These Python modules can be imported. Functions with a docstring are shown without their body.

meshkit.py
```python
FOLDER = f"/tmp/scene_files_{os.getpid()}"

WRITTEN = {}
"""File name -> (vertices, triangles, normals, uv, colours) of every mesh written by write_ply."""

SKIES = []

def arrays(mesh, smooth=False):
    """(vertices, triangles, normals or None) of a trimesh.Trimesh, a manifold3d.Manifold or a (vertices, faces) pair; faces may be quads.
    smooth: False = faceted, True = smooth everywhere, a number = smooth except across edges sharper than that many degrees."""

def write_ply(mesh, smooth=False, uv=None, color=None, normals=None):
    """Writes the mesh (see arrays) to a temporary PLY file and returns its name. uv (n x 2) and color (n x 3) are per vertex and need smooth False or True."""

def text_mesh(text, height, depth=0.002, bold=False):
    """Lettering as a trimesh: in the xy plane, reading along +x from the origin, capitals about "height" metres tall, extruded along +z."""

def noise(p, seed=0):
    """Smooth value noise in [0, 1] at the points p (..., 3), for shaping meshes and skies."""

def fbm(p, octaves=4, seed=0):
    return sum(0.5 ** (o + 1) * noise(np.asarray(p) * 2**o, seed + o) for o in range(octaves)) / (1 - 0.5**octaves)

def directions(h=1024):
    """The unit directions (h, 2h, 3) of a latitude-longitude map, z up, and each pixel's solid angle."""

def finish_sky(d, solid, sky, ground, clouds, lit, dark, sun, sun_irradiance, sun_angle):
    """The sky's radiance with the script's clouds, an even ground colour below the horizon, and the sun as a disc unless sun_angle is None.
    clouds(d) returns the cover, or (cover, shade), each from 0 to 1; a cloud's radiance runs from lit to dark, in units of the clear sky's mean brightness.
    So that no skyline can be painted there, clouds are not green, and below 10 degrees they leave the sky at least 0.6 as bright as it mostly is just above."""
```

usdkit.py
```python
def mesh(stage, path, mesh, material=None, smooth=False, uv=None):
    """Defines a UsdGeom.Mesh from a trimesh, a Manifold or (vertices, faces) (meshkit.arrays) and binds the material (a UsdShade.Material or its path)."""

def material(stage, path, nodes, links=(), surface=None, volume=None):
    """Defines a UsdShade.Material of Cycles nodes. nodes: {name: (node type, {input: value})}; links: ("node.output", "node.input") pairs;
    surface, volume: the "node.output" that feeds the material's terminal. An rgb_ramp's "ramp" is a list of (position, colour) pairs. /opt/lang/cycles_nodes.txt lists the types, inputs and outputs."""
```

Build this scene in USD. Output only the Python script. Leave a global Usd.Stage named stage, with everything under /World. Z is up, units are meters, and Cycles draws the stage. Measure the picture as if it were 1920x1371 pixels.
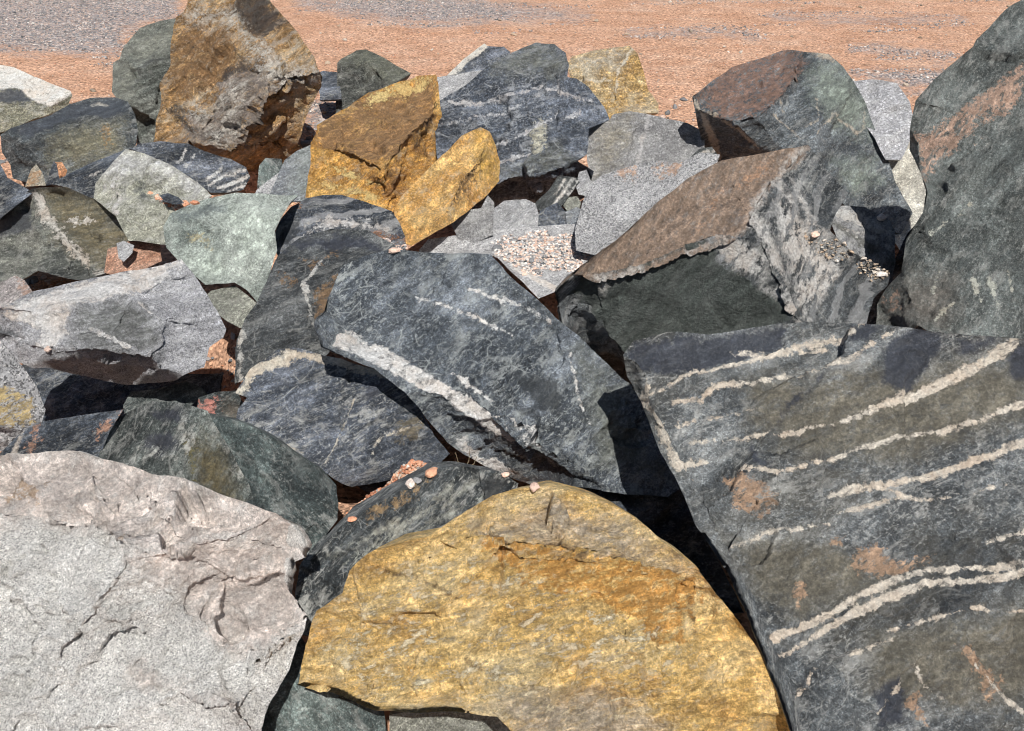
import math, numpy as np, shapely, trimesh, usdkit, meshkit
from scipy.spatial import Delaunay, cKDTree
from pxr import Usd, UsdGeom, UsdLux, UsdShade, Sdf, Gf, Vt

stage = Usd.Stage.CreateInMemory()
UsdGeom.SetStageUpAxis(stage, "Z")
UsdGeom.SetStageMetersPerUnit(stage, 1.0)
world = UsdGeom.Xform.Define(stage, "/World")
stage.SetDefaultPrim(world.GetPrim())
UsdGeom.Scope.Define(stage, "/World/Looks")

# ------------------------------------------------------------------ camera, sky, sun, exposure
EYE, PITCH, FOCAL = 2.3, math.radians(33.0), 1598.0     # eye height (m), downward tilt, focal length for a 1920 wide frame
SUN_DIR = np.array([0.13, -0.595, 0.93]); SUN_DIR /= np.linalg.norm(SUN_DIR)
SUN_POWER, SKY_POWER, EXPOSURE = 1.25, 0.05, 0.50

cam = UsdGeom.Camera.Define(stage, "/World/Camera")
cam.CreateHorizontalApertureAttr(36.0)
cam.CreateVerticalApertureAttr(36.0 * 1371 / 1920)
cam.CreateFocalLengthAttr(36.0 * FOCAL / 1920)
cam.CreateExposureAttr(EXPOSURE)
cam.AddTranslateOp().Set((0, 0, EYE))
cam.AddRotateXOp().Set(90 - math.degrees(PITCH))

sun_el = math.asin(SUN_DIR[2]); sun_az = math.atan2(SUN_DIR[0], SUN_DIR[1])
sky_mat = usdkit.material(stage, "/World/Looks/sky_light", {
    "sky": ("sky_texture", {"sky_type": "single_scattering", "sun_disc": False, "sun_elevation": sun_el, "sun_rotation": sun_az,
                            "aerosol_density": 0.8, "ozone_density": 1.2}),
    "bg": ("background_shader", {"strength": SKY_POWER})}, [("sky.color", "bg.color")], surface="bg.background")
dome = UsdLux.DomeLight.Define(stage, "/World/sky")
UsdShade.MaterialBindingAPI.Apply(dome.GetPrim()).Bind(sky_mat)
dome.GetPrim().SetCustomDataByKey("kind", "structure")
sun = UsdLux.DistantLight.Define(stage, "/World/sun")
sun.CreateIntensityAttr(SUN_POWER); sun.CreateAngleAttr(0.53); sun.CreateNormalizeAttr(True); sun.CreateColorAttr((1.0, 0.965, 0.91))
zax = Gf.Vec3d(*map(float, SUN_DIR))
sun.AddOrientOp().Set(Gf.Quatf(Gf.Rotation(Gf.Vec3d(0, 0, 1), zax).GetQuat()))

# ------------------------------------------------------------------ helpers
used = {}
def numbered(name):
    n = used.get(name, 0); used[name] = n + 1
    return name if n == 0 else f"{name}_{n:03d}"

def tag(prim, label=None, cat=None, group=None, kind=None):
    for k, v in (("label", label), ("category", cat), ("group", group), ("kind", kind)):
        if v: prim.SetCustomDataByKey(k, v)
    return prim

CP, SP = math.cos(PITCH), math.sin(PITCH)
def ray(uv):
    """Direction of sight (forward part 1) through a point of the 1920 x 1371 plan of the view."""
    uv = np.asarray(uv, float)
    x = (uv[..., 0] - 960) / FOCAL; y = -(uv[..., 1] - 685.5) / FOCAL
    return np.stack([x, CP + SP * y, -SP + CP * y], -1)

def on_ground(u, v, z=0.0):
    d = ray((u, v)); t = (z - EYE) / d[2]
    return np.array([0, 0, EYE]) + t * d

def pts(s):
    return [tuple(map(float, q.split(","))) for q in s.split()]

def seg_dist(p, line):
    """Distance of points p to a polyline, and the place along it (0 to 1)."""
    best = np.full(len(p), 1e9); along = np.zeros(len(p))
    line = np.asarray(line, float); L = np.r_[0, np.cumsum(np.linalg.norm(np.diff(line, axis=0), axis=1))]
    for i in range(len(line) - 1):
        a, b = line[i], line[i + 1]; ab = b - a
        h = np.clip(((p - a) @ ab) / max(ab @ ab, 1e-9), 0, 1)
        d = np.linalg.norm(p - a - h[:, None] * ab, axis=1)
        m = d < best
        best[m] = d[m]; along[m] = (L[i] + h[m] * (L[i + 1] - L[i])) / L[-1]
    return best, along

def poly_sdf(p, poly):
    """Signed distance to a polygon, positive inside."""
    poly = np.asarray(poly, float)
    d, _ = seg_dist(p, np.vstack([poly, poly[:1]]))
    inside = shapely.contains_xy(shapely.Polygon(poly).buffer(0), p[:, 0], p[:, 1])
    return np.where(inside, d, -d)

def marks(p, feats, cls, far=-60.0):
    """How far inside the traced mineral marks of one class each point lies (in plan units; negative outside)."""
    out = np.full(len(p), far)
    for kind, c, w, s in feats:
        if c != cls: continue
        q = pts(s)
        if kind == "line":
            d, al = seg_dist(p, q)
            ww = w if not isinstance(w, tuple) else np.interp(al, np.linspace(0, 1, len(w)), w)
            val = ww / 2 - d
        else:
            val = poly_sdf(p, q) + w
        out = np.maximum(out, val)
    return np.clip(out, far, 60)

def ear_clip(poly):
    """Triangles (index triples) of a simple polygon given in order."""
    P = np.asarray(poly, float); n = len(P); idx = list(range(n))
    cr = lambda a, b, c: (b[0]-a[0])*(c[1]-a[1]) - (b[1]-a[1])*(c[0]-a[0])
    area = sum(P[i][0]*P[(i+1) % n][1] - P[(i+1) % n][0]*P[i][1] for i in range(n))
    if area < 0: idx.reverse()
    out = []
    while len(idx) > 3:
        best, bq = None, -1e9
        for k in range(len(idx)):
            i, j, l = idx[k-1], idx[k], idx[(k+1) % len(idx)]
            a, b, c = P[i], P[j], P[l]
            if cr(a, b, c) <= 1e-6: continue
            if any(cr(a, b, P[m]) >= -1e-9 and cr(b, c, P[m]) >= -1e-9 and cr(c, a, P[m]) >= -1e-9 for m in idx if m not in (i, j, l)): continue
            e = [np.linalg.norm(a-b), np.linalg.norm(b-c), np.linalg.norm(a-c)]
            q = cr(a, b, c) / max(e)**2
            if q > bq: best, bq = k, q
        if best is None: best = 0
        k = best
        out.append((idx[k-1], idx[k], idx[(k+1) % len(idx)])); idx.pop(k)
    out.append(tuple(idx))
    return out

def normal_of(yaw, el):
    y, e = math.radians(yaw), math.radians(el)
    return np.array([math.cos(e)*math.sin(y), -math.cos(e)*math.cos(y), math.sin(e)])

def weld(facets):
    """Shares the corners of neighbouring facets and puts a corner lying on a neighbour's edge into that edge."""
    V = []
    def vid(p):
        for i, q in enumerate(V):
            if abs(q[0]-p[0]) < 2.5 and abs(q[1]-p[1]) < 2.5: return i
        V.append(p); return len(V) - 1
    F = []
    for yaw, el, s, *wt in facets:
        ids = [vid(p) for p in pts(s)]
        ids = [a for k, a in enumerate(ids) if a != ids[k-1]]
        F.append([yaw, el, ids, wt[0] if wt else 1.0])
    A = np.array(V)
    for f in F:
        changed = True
        while changed:
            changed = False; ids = f[2]
            for k in range(len(ids)):
                a, b = ids[k], ids[(k+1) % len(ids)]
                ab = A[b]-A[a]; L = np.linalg.norm(ab)
                if L < 1: continue
                for m in range(len(A)):
                    if m in ids: continue
                    h = ((A[m]-A[a]) @ ab) / L**2
                    if 0.01 < h < 0.99 and np.linalg.norm(A[a]+h*ab-A[m]) < 3.0:
                        ids.insert(k+1, m); changed = True; break
                if changed: break
    return A, F

def solve_depth(A, F, anchor):
    """Distance t along each corner's line of sight so that every facet leans as told; the anchor corner stands at its given height."""
    D = ray(A); rows, rhs = [], []
    def eq(ix, val, b, w):
        r = np.zeros(len(A)); r[ix] = val; rows.append(r*w); rhs.append(b*w)
    for yaw, el, ids, wt in F:
        n = normal_of(yaw, el)
        c = np.minimum(D[ids] @ n, -0.10)
        lc = np.log(-c)
        for a in range(len(ids)):
            for b in range(a+1, len(ids)):
                w = wt/len(ids)
                eq([ids[a], ids[b]], [1, -1], -(lc[a]-lc[b]), w)
    for i in range(len(A)): eq([i], [1], 0.0, 1e-4)
    x = np.linalg.lstsq(np.array(rows), np.array(rhs), rcond=None)[0]
    u, v, z = anchor
    k = int(np.argmin(np.linalg.norm(A - (u, v), axis=1)))
    t = (z - EYE) / D[k][2]
    return np.exp(x - x[k]) * t

def boundary(T, UV):
    """The longest closed chain of rim edges of a triangle sheet."""
    e = np.vstack([T[:, [0, 1]], T[:, [1, 2]], T[:, [2, 0]]])
    n = len(UV); key = e[:, 0].astype(np.int64)*n + e[:, 1]; rev = e[:, 1].astype(np.int64)*n + e[:, 0]
    rim = e[~np.isin(key, rev)]
    nxt = {}
    for a, b in rim: nxt.setdefault(int(a), []).append(int(b))
    best = []
    while nxt:
        s = next(iter(nxt)); chain = [s]
        while True:
            lst = nxt.get(chain[-1])
            if not lst: break
            q = lst.pop()
            if not lst: del nxt[chain[-1]]
            if q == s: break
            chain.append(q)
        if len(chain) > len(best): best = chain
    return np.array(best)

def orient(A, F):
    for f in F:
        P = A[f[2]]; x, y = P[:, 0], P[:, 1]
        if np.sum(x*np.roll(y, -1) - np.roll(x, -1)*y) < 0: f[2].reverse()

def vertex_normals(v, f):
    n = np.cross(v[f[:, 1]]-v[f[:, 0]], v[f[:, 2]]-v[f[:, 0]])
    out = np.zeros_like(v)
    for k in range(3): np.add.at(out, f[:, k], n)
    return out / np.maximum(np.linalg.norm(out, axis=1, keepdims=True), 1e-12)

def sn(p, octaves, seed):      # signed fractal noise
    return 2*meshkit.fbm(p, octaves, seed) - 1

def plane_basis(rot):
    a, b = math.radians(rot[0]), math.radians(rot[1])       # strike, dip of the rock's layering
    return np.array([math.sin(b)*math.sin(a), -math.sin(b)*math.cos(a), math.cos(b)])

GROUP = "boulders heaped in the rock pile"
ROCKS, CHECK = [], bool(globals().get('CHECK'))
def build_rock(kind, label, cat, mat, anchor, facets, feats=(), thick=0.5, rough=1.0, chips=60, ledge=0.45, bed=(0, 50), step=4.4, soft=1, seed=0, group=GROUP):
    rng = np.random.default_rng(seed + 11)
    A, F = weld(facets); orient(A, F)
    if CHECK:
        PL = [shapely.Polygon(A[f[2]]) for f in F]
        for i, p in enumerate(PL):
            if not p.is_valid: print("INVALID", label[:30], facets[i][2])
            for j in range(i):
                q = p.buffer(0).intersection(PL[j].buffer(0)).area
                if q > 60: print("OVERLAP", label[:30], j, i, round(q))
        un = shapely.unary_union([p.buffer(.3) for p in PL])
        if un.geom_type != "Polygon" or len(un.interiors): print("HOLES", label[:30], un.geom_type, [ (round(shapely.Polygon(h).area), [round(c) for c in h.centroid.coords[0]]) for h in getattr(un, 'interiors', [])])
    t = solve_depth(A, F, anchor)
    # corner points along all edges, then a jittered triangular grid inside
    P2, IT = [], []                          # plan position, 1/t
    seen = {}
    for i in range(len(A)): P2.append(A[i]); IT.append(1/t[i])
    done = set(); bd = []
    edge_pts = {}
    for _, _, ids, _ in F:
        for k in range(len(ids)):
            a, b = ids[k], ids[(k+1) % len(ids)]
            key = (min(a, b), max(a, b))
            if key in done: continue
            done.add(key); a, b = key
            L = np.linalg.norm(A[a]-A[b]); n = max(1, int(round(L/step)))
            lst = []
            for q in range(1, n):
                h = q/n; P2.append(A[a]*(1-h)+A[b]*h); IT.append((1-h)/t[a]+h/t[b]); lst.append(len(P2)-1)
            edge_pts[key] = lst
    nb = len(P2)
    E = np.array(P2)
    lo, hi = A.min(0), A.max(0)
    gx, gy = np.meshgrid(np.arange(lo[0], hi[0], step), np.arange(lo[1], hi[1], step*0.87))
    gx = gx + (np.arange(gx.shape[0]) % 2)[:, None]*step/2
    G = np.stack([gx.ravel(), gy.ravel()], 1) + rng.uniform(-.18, .18, (gx.size, 2))*step
    outline = shapely.unary_union([shapely.Polygon(A[ids]).buffer(0.3) for _, _, ids, _ in F]).buffer(-0.28)
    if outline.geom_type != "Polygon": outline = max(outline.geoms, key=lambda q: q.area)
    outline = shapely.Polygon(outline.exterior)
    G = G[shapely.contains_xy(outline, G[:, 0], G[:, 1])]
    G = G[cKDTree(E).query(G)[0] > step*0.62]
    it = np.full(len(G), np.nan); fid = np.zeros(len(G), int)
    for fi, (_, _, ids, _) in enumerate(F):
        for tri in ear_clip(A[ids]):
            a, b, c = (ids[q] for q in tri)
            M = np.array([[A[a][0], A[b][0], A[c][0]], [A[a][1], A[b][1], A[c][1]], [1, 1, 1]])
            if abs(np.linalg.det(M)) < 1e-6: continue
            w = np.linalg.solve(M, np.vstack([G.T, np.ones(len(G))]))
            m = (w > -1e-6).all(0) & np.isnan(it)
            it[m] = w[:, m].T @ np.array([1/t[a], 1/t[b], 1/t[c]])
    ok = ~np.isnan(it); G, it = G[ok], it[ok]
    UV = np.vstack([E, G]); it = np.r_[np.array(IT), it]
    T = Delaunay(UV).simplices
    cen = UV[T].mean(1)
    T = T[shapely.contains_xy(outline, cen[:, 0], cen[:, 1])]
    x, y = UV[T][:, :, 0], UV[T][:, :, 1]
    ar = (x[:, 1]-x[:, 0])*(y[:, 2]-y[:, 0]) - (x[:, 2]-x[:, 0])*(y[:, 1]-y[:, 0])
    T = T[np.abs(ar) > 1e-3]; ar = ar[np.abs(ar) > 1e-3]
    T[ar > 0] = T[ar > 0][:, ::-1]               # counter-clockwise seen from the camera (v points down)
    ring = boundary(T, UV)
    keep = np.unique(T); back_ix = np.full(len(UV), -1); back_ix[keep] = np.arange(len(keep))
    UV, it, T, ring = UV[keep], it[keep], back_ix[T], back_ix[ring]
    lt = -np.log(it)
    # soften the ridges a little
    import scipy.sparse as sps
    ii = np.r_[T[:, 0], T[:, 1], T[:, 2]]; jj = np.r_[T[:, 1], T[:, 2], T[:, 0]]
    W = sps.coo_matrix((np.ones(2*len(ii)), (np.r_[ii, jj], np.r_[jj, ii])), shape=(len(UV), len(UV))).tocsr()
    W.data[:] = 1; W = sps.diags(1/np.maximum(np.asarray(W.sum(1)).ravel(), 1)) @ W
    for _ in range(soft): lt = 0.5*lt + 0.5*(W @ lt)
    V = np.array([0, 0, EYE]) + np.exp(lt)[:, None]*ray(UV)
    # the far side: the outline turns over and closes behind
    front = len(V); size = np.ptp(V, axis=0).max()
    c3 = V[ring].mean(0)
    away = np.array([c3[0], c3[1], 0.0]); away /= np.linalg.norm(away); away = away + np.array([0, 0, -0.55]); away /= np.linalg.norm(away)
    rings = [ring]
    for shrink, push in ((0.985, 0.08), (0.93, 0.3), (0.8, 0.6), (0.55, 0.88), (0.2, 1.0)):
        Q = c3 + (V[ring]-c3)*shrink
        Q = Q + away*push*thick*(0.9+0.2*rng.random())
        rings.append(np.arange(len(V), len(V)+len(ring))); V = np.vstack([V, Q])
    V = np.vstack([V, V[rings[-1]].mean(0)]); last = len(V)-1
    FT = [T]
    a0 = UV[ring]; ccw = np.sum(a0[:, 0]*np.roll(a0[:, 1], -1)-np.roll(a0[:, 0], -1)*a0[:, 1]) > 0
    for r0, r1 in zip(rings[:-1], rings[1:]):
        n0, n1 = np.roll(r0, -1), np.roll(r1, -1)
        q = np.vstack([np.stack([r0, n0, n1], 1), np.stack([r0, n1, r1], 1)])
        FT.append(q if ccw else q[:, ::-1])
    q = np.stack([rings[-1], np.roll(rings[-1], -1), np.full(len(ring), last)], 1); FT.append(q if ccw else q[:, ::-1])
    T = np.vstack(FT)
    # relief: broad swells, broken chips, layering, fine grain
    N = vertex_normals(V, T)
    k = rough
    dist = np.exp(lt).mean()
    px = dist/FOCAL                                     # metres per plan unit
    off = np.array([seed*3.17, seed*1.3, 0])
    h = 0.013*size*k*sn(V*2.6/size+off, 3, seed)
    sd = V[rng.choice(front, min(chips, front), replace=False)]
    g = rng.normal(0, 0.26, (len(sd), 3)); o = rng.normal(0, 0.006*size, len(sd))
    kk = min(4, len(sd)); Vw = V + 0.03*size*np.stack([sn(V*7/size+off+q*9, 3, seed+q) for q in range(3)], 1)
    dd, ix = cKDTree(sd).query(Vw, k=kk)
    val = o[ix]*min(1.0, 1.3/size) + min(1.0, 1.3/size)*np.einsum("nkc,nkc->nk", g[ix], Vw[:, None]-sd[ix]) + 0.16*dd
    h += k*0.9*(val.min(1) - 0.03*size)
    nf = min(int(chips*7), front); sf = V[rng.choice(front, nf, replace=False)]; gf_ = rng.normal(0, 0.34, (nf, 3)); of_ = rng.normal(0, 0.002*size, nf)
    k3 = min(3, nf); Vw = V + 0.010*size*np.stack([sn(V*22/size+off+q*9, 2, seed+q) for q in range(3)], 1)
    d3, i3 = cKDTree(sf).query(Vw, k=k3); d3, i3 = d3.reshape(len(V), k3), i3.reshape(len(V), k3)
    v3 = of_[i3] + np.einsum("nkc,nkc->nk", gf_[i3], Vw[:, None]-sf[i3]) + 0.22*d3
    h += min(k, 1.3)*np.clip(3.2*meshkit.fbm(V*4.5/size+off+7, 3, seed+12)-1.15, 0, 1)*(v3.min(1) - 0.012*size)
    bn = plane_basis(bed)
    if ledge:
        s = -(V @ bn)/(0.060*size) + 1.6*sn(V*2.2/size+off, 3, seed+5)
        fr = s - np.floor(s)
        mask = np.clip(1.5*meshkit.fbm(V*3.0/size+off+4, 3, seed+6)-0.35, 0, 1)
        h += ledge*0.030*min(size, 1.3)*mask*(np.clip(fr*1.15, 0, 1) - 0.5)
        s2 = -(V @ bn)/(0.018*size) + 2.0*sn(V*5/size+off, 3, seed+8)
        m2 = np.clip(3*meshkit.fbm(V*5.0/size+off+14, 3, seed+16)-1.1, 0, 1)
        h += ledge*0.010*min(size, 1.3)*m2*((s2-np.floor(s2))-0.5)
    sc = max(1.0, px/0.00125)
    h += sc*k*(0.0060*sn(V/(0.035*sc)+off, 3, seed+2) + 0.011*sn(V/(0.11*sc)+off, 2, seed+3))
    cr = np.abs(sn(V/(0.16*sc)+off+3, 4, seed+4)); h -= sc*k*0.009*np.clip(1-cr/0.045, 0, 1)*np.clip(6*sn(V/(0.35*sc)+off, 2, seed+9)-.9, 0, 1)
    lat = np.stack([sn(V/(36*px)+off+q*5, 3, seed+20+q) for q in range(3)], 1)*4.5*px*min(k, 1.2)*min(1.0, .35+size/px/900)
    lat += np.stack([sn(V/(95*px)+off+q*5, 2, seed+40+q) for q in range(3)], 1)*7.0*px*min(k, 1.2)*min(1.0, size/px/700)
    rim = np.full(len(V), .05); rim[:front] = np.clip(0.05 + cKDTree(UV[ring]).query(UV)[0]/26, 0, 1)
    V = V + N*(h*rim)[:, None] + lat
    base = np.array([V[:, 0].mean(), V[:, 1].mean(), max(0.0, V[:front, 2].min())])
    path = "/World/" + numbered(kind)
    m = usdkit.mesh(stage, path, (V - base, T), MATS[mat] if isinstance(mat, str) else mat, smooth=False)
    n = vertex_normals(V, T); n[:front] = vertex_normals(V, FT[0])[:front]
    m.CreateNormalsAttr(Vt.Vec3fArray.FromNumpy(n.astype(np.float32))); m.SetNormalsInterpolation("vertex")
    m.AddTranslateOp().Set(Gf.Vec3d(*map(float, base)))
    api = UsdGeom.PrimvarsAPI(m)
    back = np.full(len(V)-front, -60.0)
    for cls in "wsdk":
        val = np.r_[marks(UV, feats, cls), back]
        api.CreatePrimvar("mark_" + cls, Sdf.ValueTypeNames.FloatArray, "vertex").Set(Vt.FloatArray.FromNumpy(val.astype(np.float32)))
    tag(m.GetPrim(), label, cat, group)
    ROCKS.append(dict(name=path, label=label, V=V, T=T, front=front, UV=UV, t=np.exp(lt)))
    return m

# ------------------------------------------------------------------ materials
MATS = {}
FAR = {n: 120 for n in 'perched_stone bluegrey_stone ochre_block_stone ochre_wedge_stone grey_slab_stone dark_grey_stone rounded_stone zigzag_stone pale_gneiss'.split()}
FAR.update({n: 90 for n in 'ochre_far_stone tall_stone brown_crag_stone white_top_stone pointed_stone'.split()})
def rock_mat(name, dark, mid, light, scale=2.5, rot=(20, 30, 0), stretch=(1, 1, 3.0), vein=0.5, vein_col=(.55, .55, .52), vein_scale=3.0,
             fleck=0.4, grain=0.0, grain_col=((.06, .06, .065), (.34, .34, .35), (.62, .61, .6)), grain_scale=170, stain=0.0, stain_col=(.2, .11, .05), stain_scale=2.0,
             w=(.55, .53, .48), s=(.26, .17, .10), d=(.035, .04, .055), k=(.3, .3, .3), bump=1.0, streak=0.6, wsoft=0.0, wt=.48, kw=26.0, kj=40, cry_fac=.75, crystal=0, rough=0.62, spec=0.35, seed=0.0, wj=5.0, band=0.0, band_col=(.5, .5, .5), band_scale=14):
    """A boulder's stone: mottled body, layering, white vein network, flecks, grain, rust, and the traced marks w s d k."""
    N, L = {}, []
    def node(n, t, **i): N[n] = (t, i); return n
    def link(a, b): L.append((a, b))
    node("tc", "texture_coordinate")
    node("shift", "mapping", mapping_type="point", location=(seed*1.7, seed*2.3, seed*.9)); link("tc.object", "shift.vector")
    node("map", "mapping", mapping_type="point", rotation=tuple(math.radians(q) for q in rot)); link("shift.vector", "map.vector")
    node("lay", "mapping", mapping_type="point", scale=stretch); link("map.vector", "lay.vector")
    def noise(n, src, sc, det=4, ro=.55, dis=0.0):
        node(n, "noise_texture", scale=sc, detail=det, roughness=ro, distortion=dis); link(src + ".vector", n + ".vector"); return n
    def mr(n, src, a, b, c=0.0, d_=1.0):
        node(n, "map_range", from_min=a, from_max=b, to_min=c, to_max=d_, clamp=True); link(src, n + ".value"); return n + ".result"
    def math2(n, op, a, b):
        node(n, "math", math_type=op)
        for q, val in (("value1", a), ("value2", b)):
            if isinstance(val, str): link(val, f"{n}.{q}")
            else: N[n][1][q] = val
        return n + ".value"
    def mix(n, fac, a, b, mode="mix"):
        node(n, "mix_color", blend_type=mode)
        for q, val in (("fac", fac), ("a", a), ("b", b)):
            if isinstance(val, str): link(val, f"{n}.{q}")
            else: N[n][1][q] = val
        return n + ".result"
    noise("n_body", "lay", scale, 7, .62, .7)
    node("r_body", "rgb_ramp", ramp=[(0.34, dark), (0.50, mid), (0.66, light)]); link("n_body.fac", "r_body.fac")
    col = "r_body.color"
    # streaks along the layering
    node("fine", "mapping", mapping_type="point", scale=(1, 1, 1.25)); link("lay.vector", "fine.vector")
    node("streaky", "mapping", mapping_type="point", scale=(1, 1, 1.9)); link("lay.vector", "streaky.vector")
    noise("n_streak", "fine", scale*5, 8, .72, .2)
    node("r_streak", "rgb_ramp", ramp=[(0.33, (.38,)*3), (0.5, (.92,)*3), (0.65, (2.0,)*3)]); link("n_streak.fac", "r_streak.fac")
    node("m_streak", "mix_color", blend_type="multiply", fac=streak, use_clamp=False); link(col, "m_streak.a"); link("r_streak.color", "m_streak.b"); col = "m_streak.result"
    noise("n_fine", "map", 85, 6, .78, 0)
    node("r_fine", "rgb_ramp", ramp=[(0.34, (.5,)*3), (0.5, (.97,)*3), (0.65, (1.65,)*3)]); link("n_fine.fac", "r_fine.fac")
    node("m_fine", "mix_color", blend_type="multiply", fac=.85, use_clamp=False); link(col, "m_fine.a"); link("r_fine.color", "m_fine.b"); col = "m_fine.result"
    node("cry", "voronoi_texture", scale=float(crystal or FAR.get(name, 270)), feature="f1"); link("map.vector", "cry.vector")
    node("cry_s", "separate_color", color_type="rgb"); link("cry.color", "cry_s.color")
    node("r_cry", "rgb_ramp", ramp=[(0, (.45,)*3), (.45, (.88,)*3), (.8, (1.2,)*3), (1, (2.0,)*3)]); link("cry_s.r", "r_cry.fac")
    node("m_cry", "mix_color", blend_type="multiply", fac=cry_fac, use_clamp=False); link(col, "m_cry.a"); link("r_cry.color", "m_cry.b"); col = "m_cry.result"
    if band:
        noise("n_bw", "map", 2.2, 4, .6, .4)
        node("wav", "wave_texture", wave_type="bands", bands_direction="z", profile="sine", scale=band_scale/6.28, distortion=4.5, detail=4, detail_scale=1.6, detail_roughness=.62); link("map.vector", "wav.vector")
        f = math2("bandm", "multiply", mr("band1", "wav.fac", .62, .80), mr("band2", "n_bw.fac", .38, .58))
        col = mix("m_band", math2("bandf", "multiply", f, band), col, band_col)
    if stain:
        noise("n_st", "map", stain_scale, 6, .6, .8)
        f = math2("st_f", "multiply", mr("st_r", "n_st.fac", .52, .60), stain)
        noise("n_st2", "fine", stain_scale*9, 5, .65, .5)
        f = math2("st_g", "multiply", f, mr("st_r2", "n_st2.fac", .3, .55))
        col = mix("m_st", f, col, stain_col)
    if vein:
        noise("n_vm", "map", 1.7, 4, .6, 0)
        mask = mr("vm", "n_vm.fac", .36, .54, .2, 1.0)
        node("n_wv", "noise_texture", scale=9.0, detail=2.5, roughness=.5); link("map.vector", "n_wv.vector")
        node("wv", "vector_math", math_type="scale", scale=.035); link("n_wv.color", "wv.vector1")
        node("warp", "vector_math", math_type="add"); link("map.vector", "warp.vector1"); link("wv.vector", "warp.vector2")
        node("wlay", "mapping", mapping_type="point", scale=(1, 1, 1.7)); link("warp.vector", "wlay.vector")
        noise("n_v0", "map", vein_scale*.8, 3, .45, .1)
        lines = [(mr("v_r0", math2("v_a0", "absolute", math2("v_s0", "subtract", "n_v0.fac", .5), 0.0), 0.0, .006, 1.0, 0.0), vein_scale*1.5+1, .6)]
        for q, (vs, wd, am) in enumerate(((vein_scale*1.3, .022, 1.0), (vein_scale*3.4, .040, .85), (vein_scale*8, .06, .6)), 1):
            node(f"vv{q}", "voronoi_texture", scale=vs, feature="distance_to_edge", randomness=1.0); link("wlay.vector" if q != 2 else "warp.vector", f"vv{q}.vector")
            lines.append((mr(f"v_r{q}", f"vv{q}.distance", 0.0, wd, 1.0, 0.0), vs*1.1+1, am))
        for q, (a, ks, am) in enumerate(lines):
            noise(f"n_vk{q}", "shift", ks, 4, .62, 0)
            a = math2(f"v_k{q}", "multiply", a, mr(f"v_kr{q}", f"n_vk{q}.fac", .51, .59))
            a = math2(f"v_m{q}", "multiply", a, mask); a = math2(f"v_f{q}", "multiply", a, min(1.0, .75*vein*am))
            col = mix(f"m_v{q}", a, col, vein_col)
    if fleck:
        noise("n_fm", "map", 2.6, 5, .65, .4)
        fm = mr("fl_q", "n_fm.fac", .36, .60, .15, 1.0)
        for q, (src, fs, lo, hi, am) in enumerate((("lay", 8, .53, .60, .75), ("streaky", 24, .55, .62, .8), ("map", 85, .56, .63, .95))):
            noise(f"n_fl{q}", src, fs, 7, .76, .15)
            f = math2(f"fl_f{q}", "multiply", math2(f"fl_m{q}", "multiply", mr(f"fl_r{q}", f"n_fl{q}.fac", lo, hi), fm), min(1.0, fleck*am))
            col = mix(f"m_fl{q}", f, col, vein_col)
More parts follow.
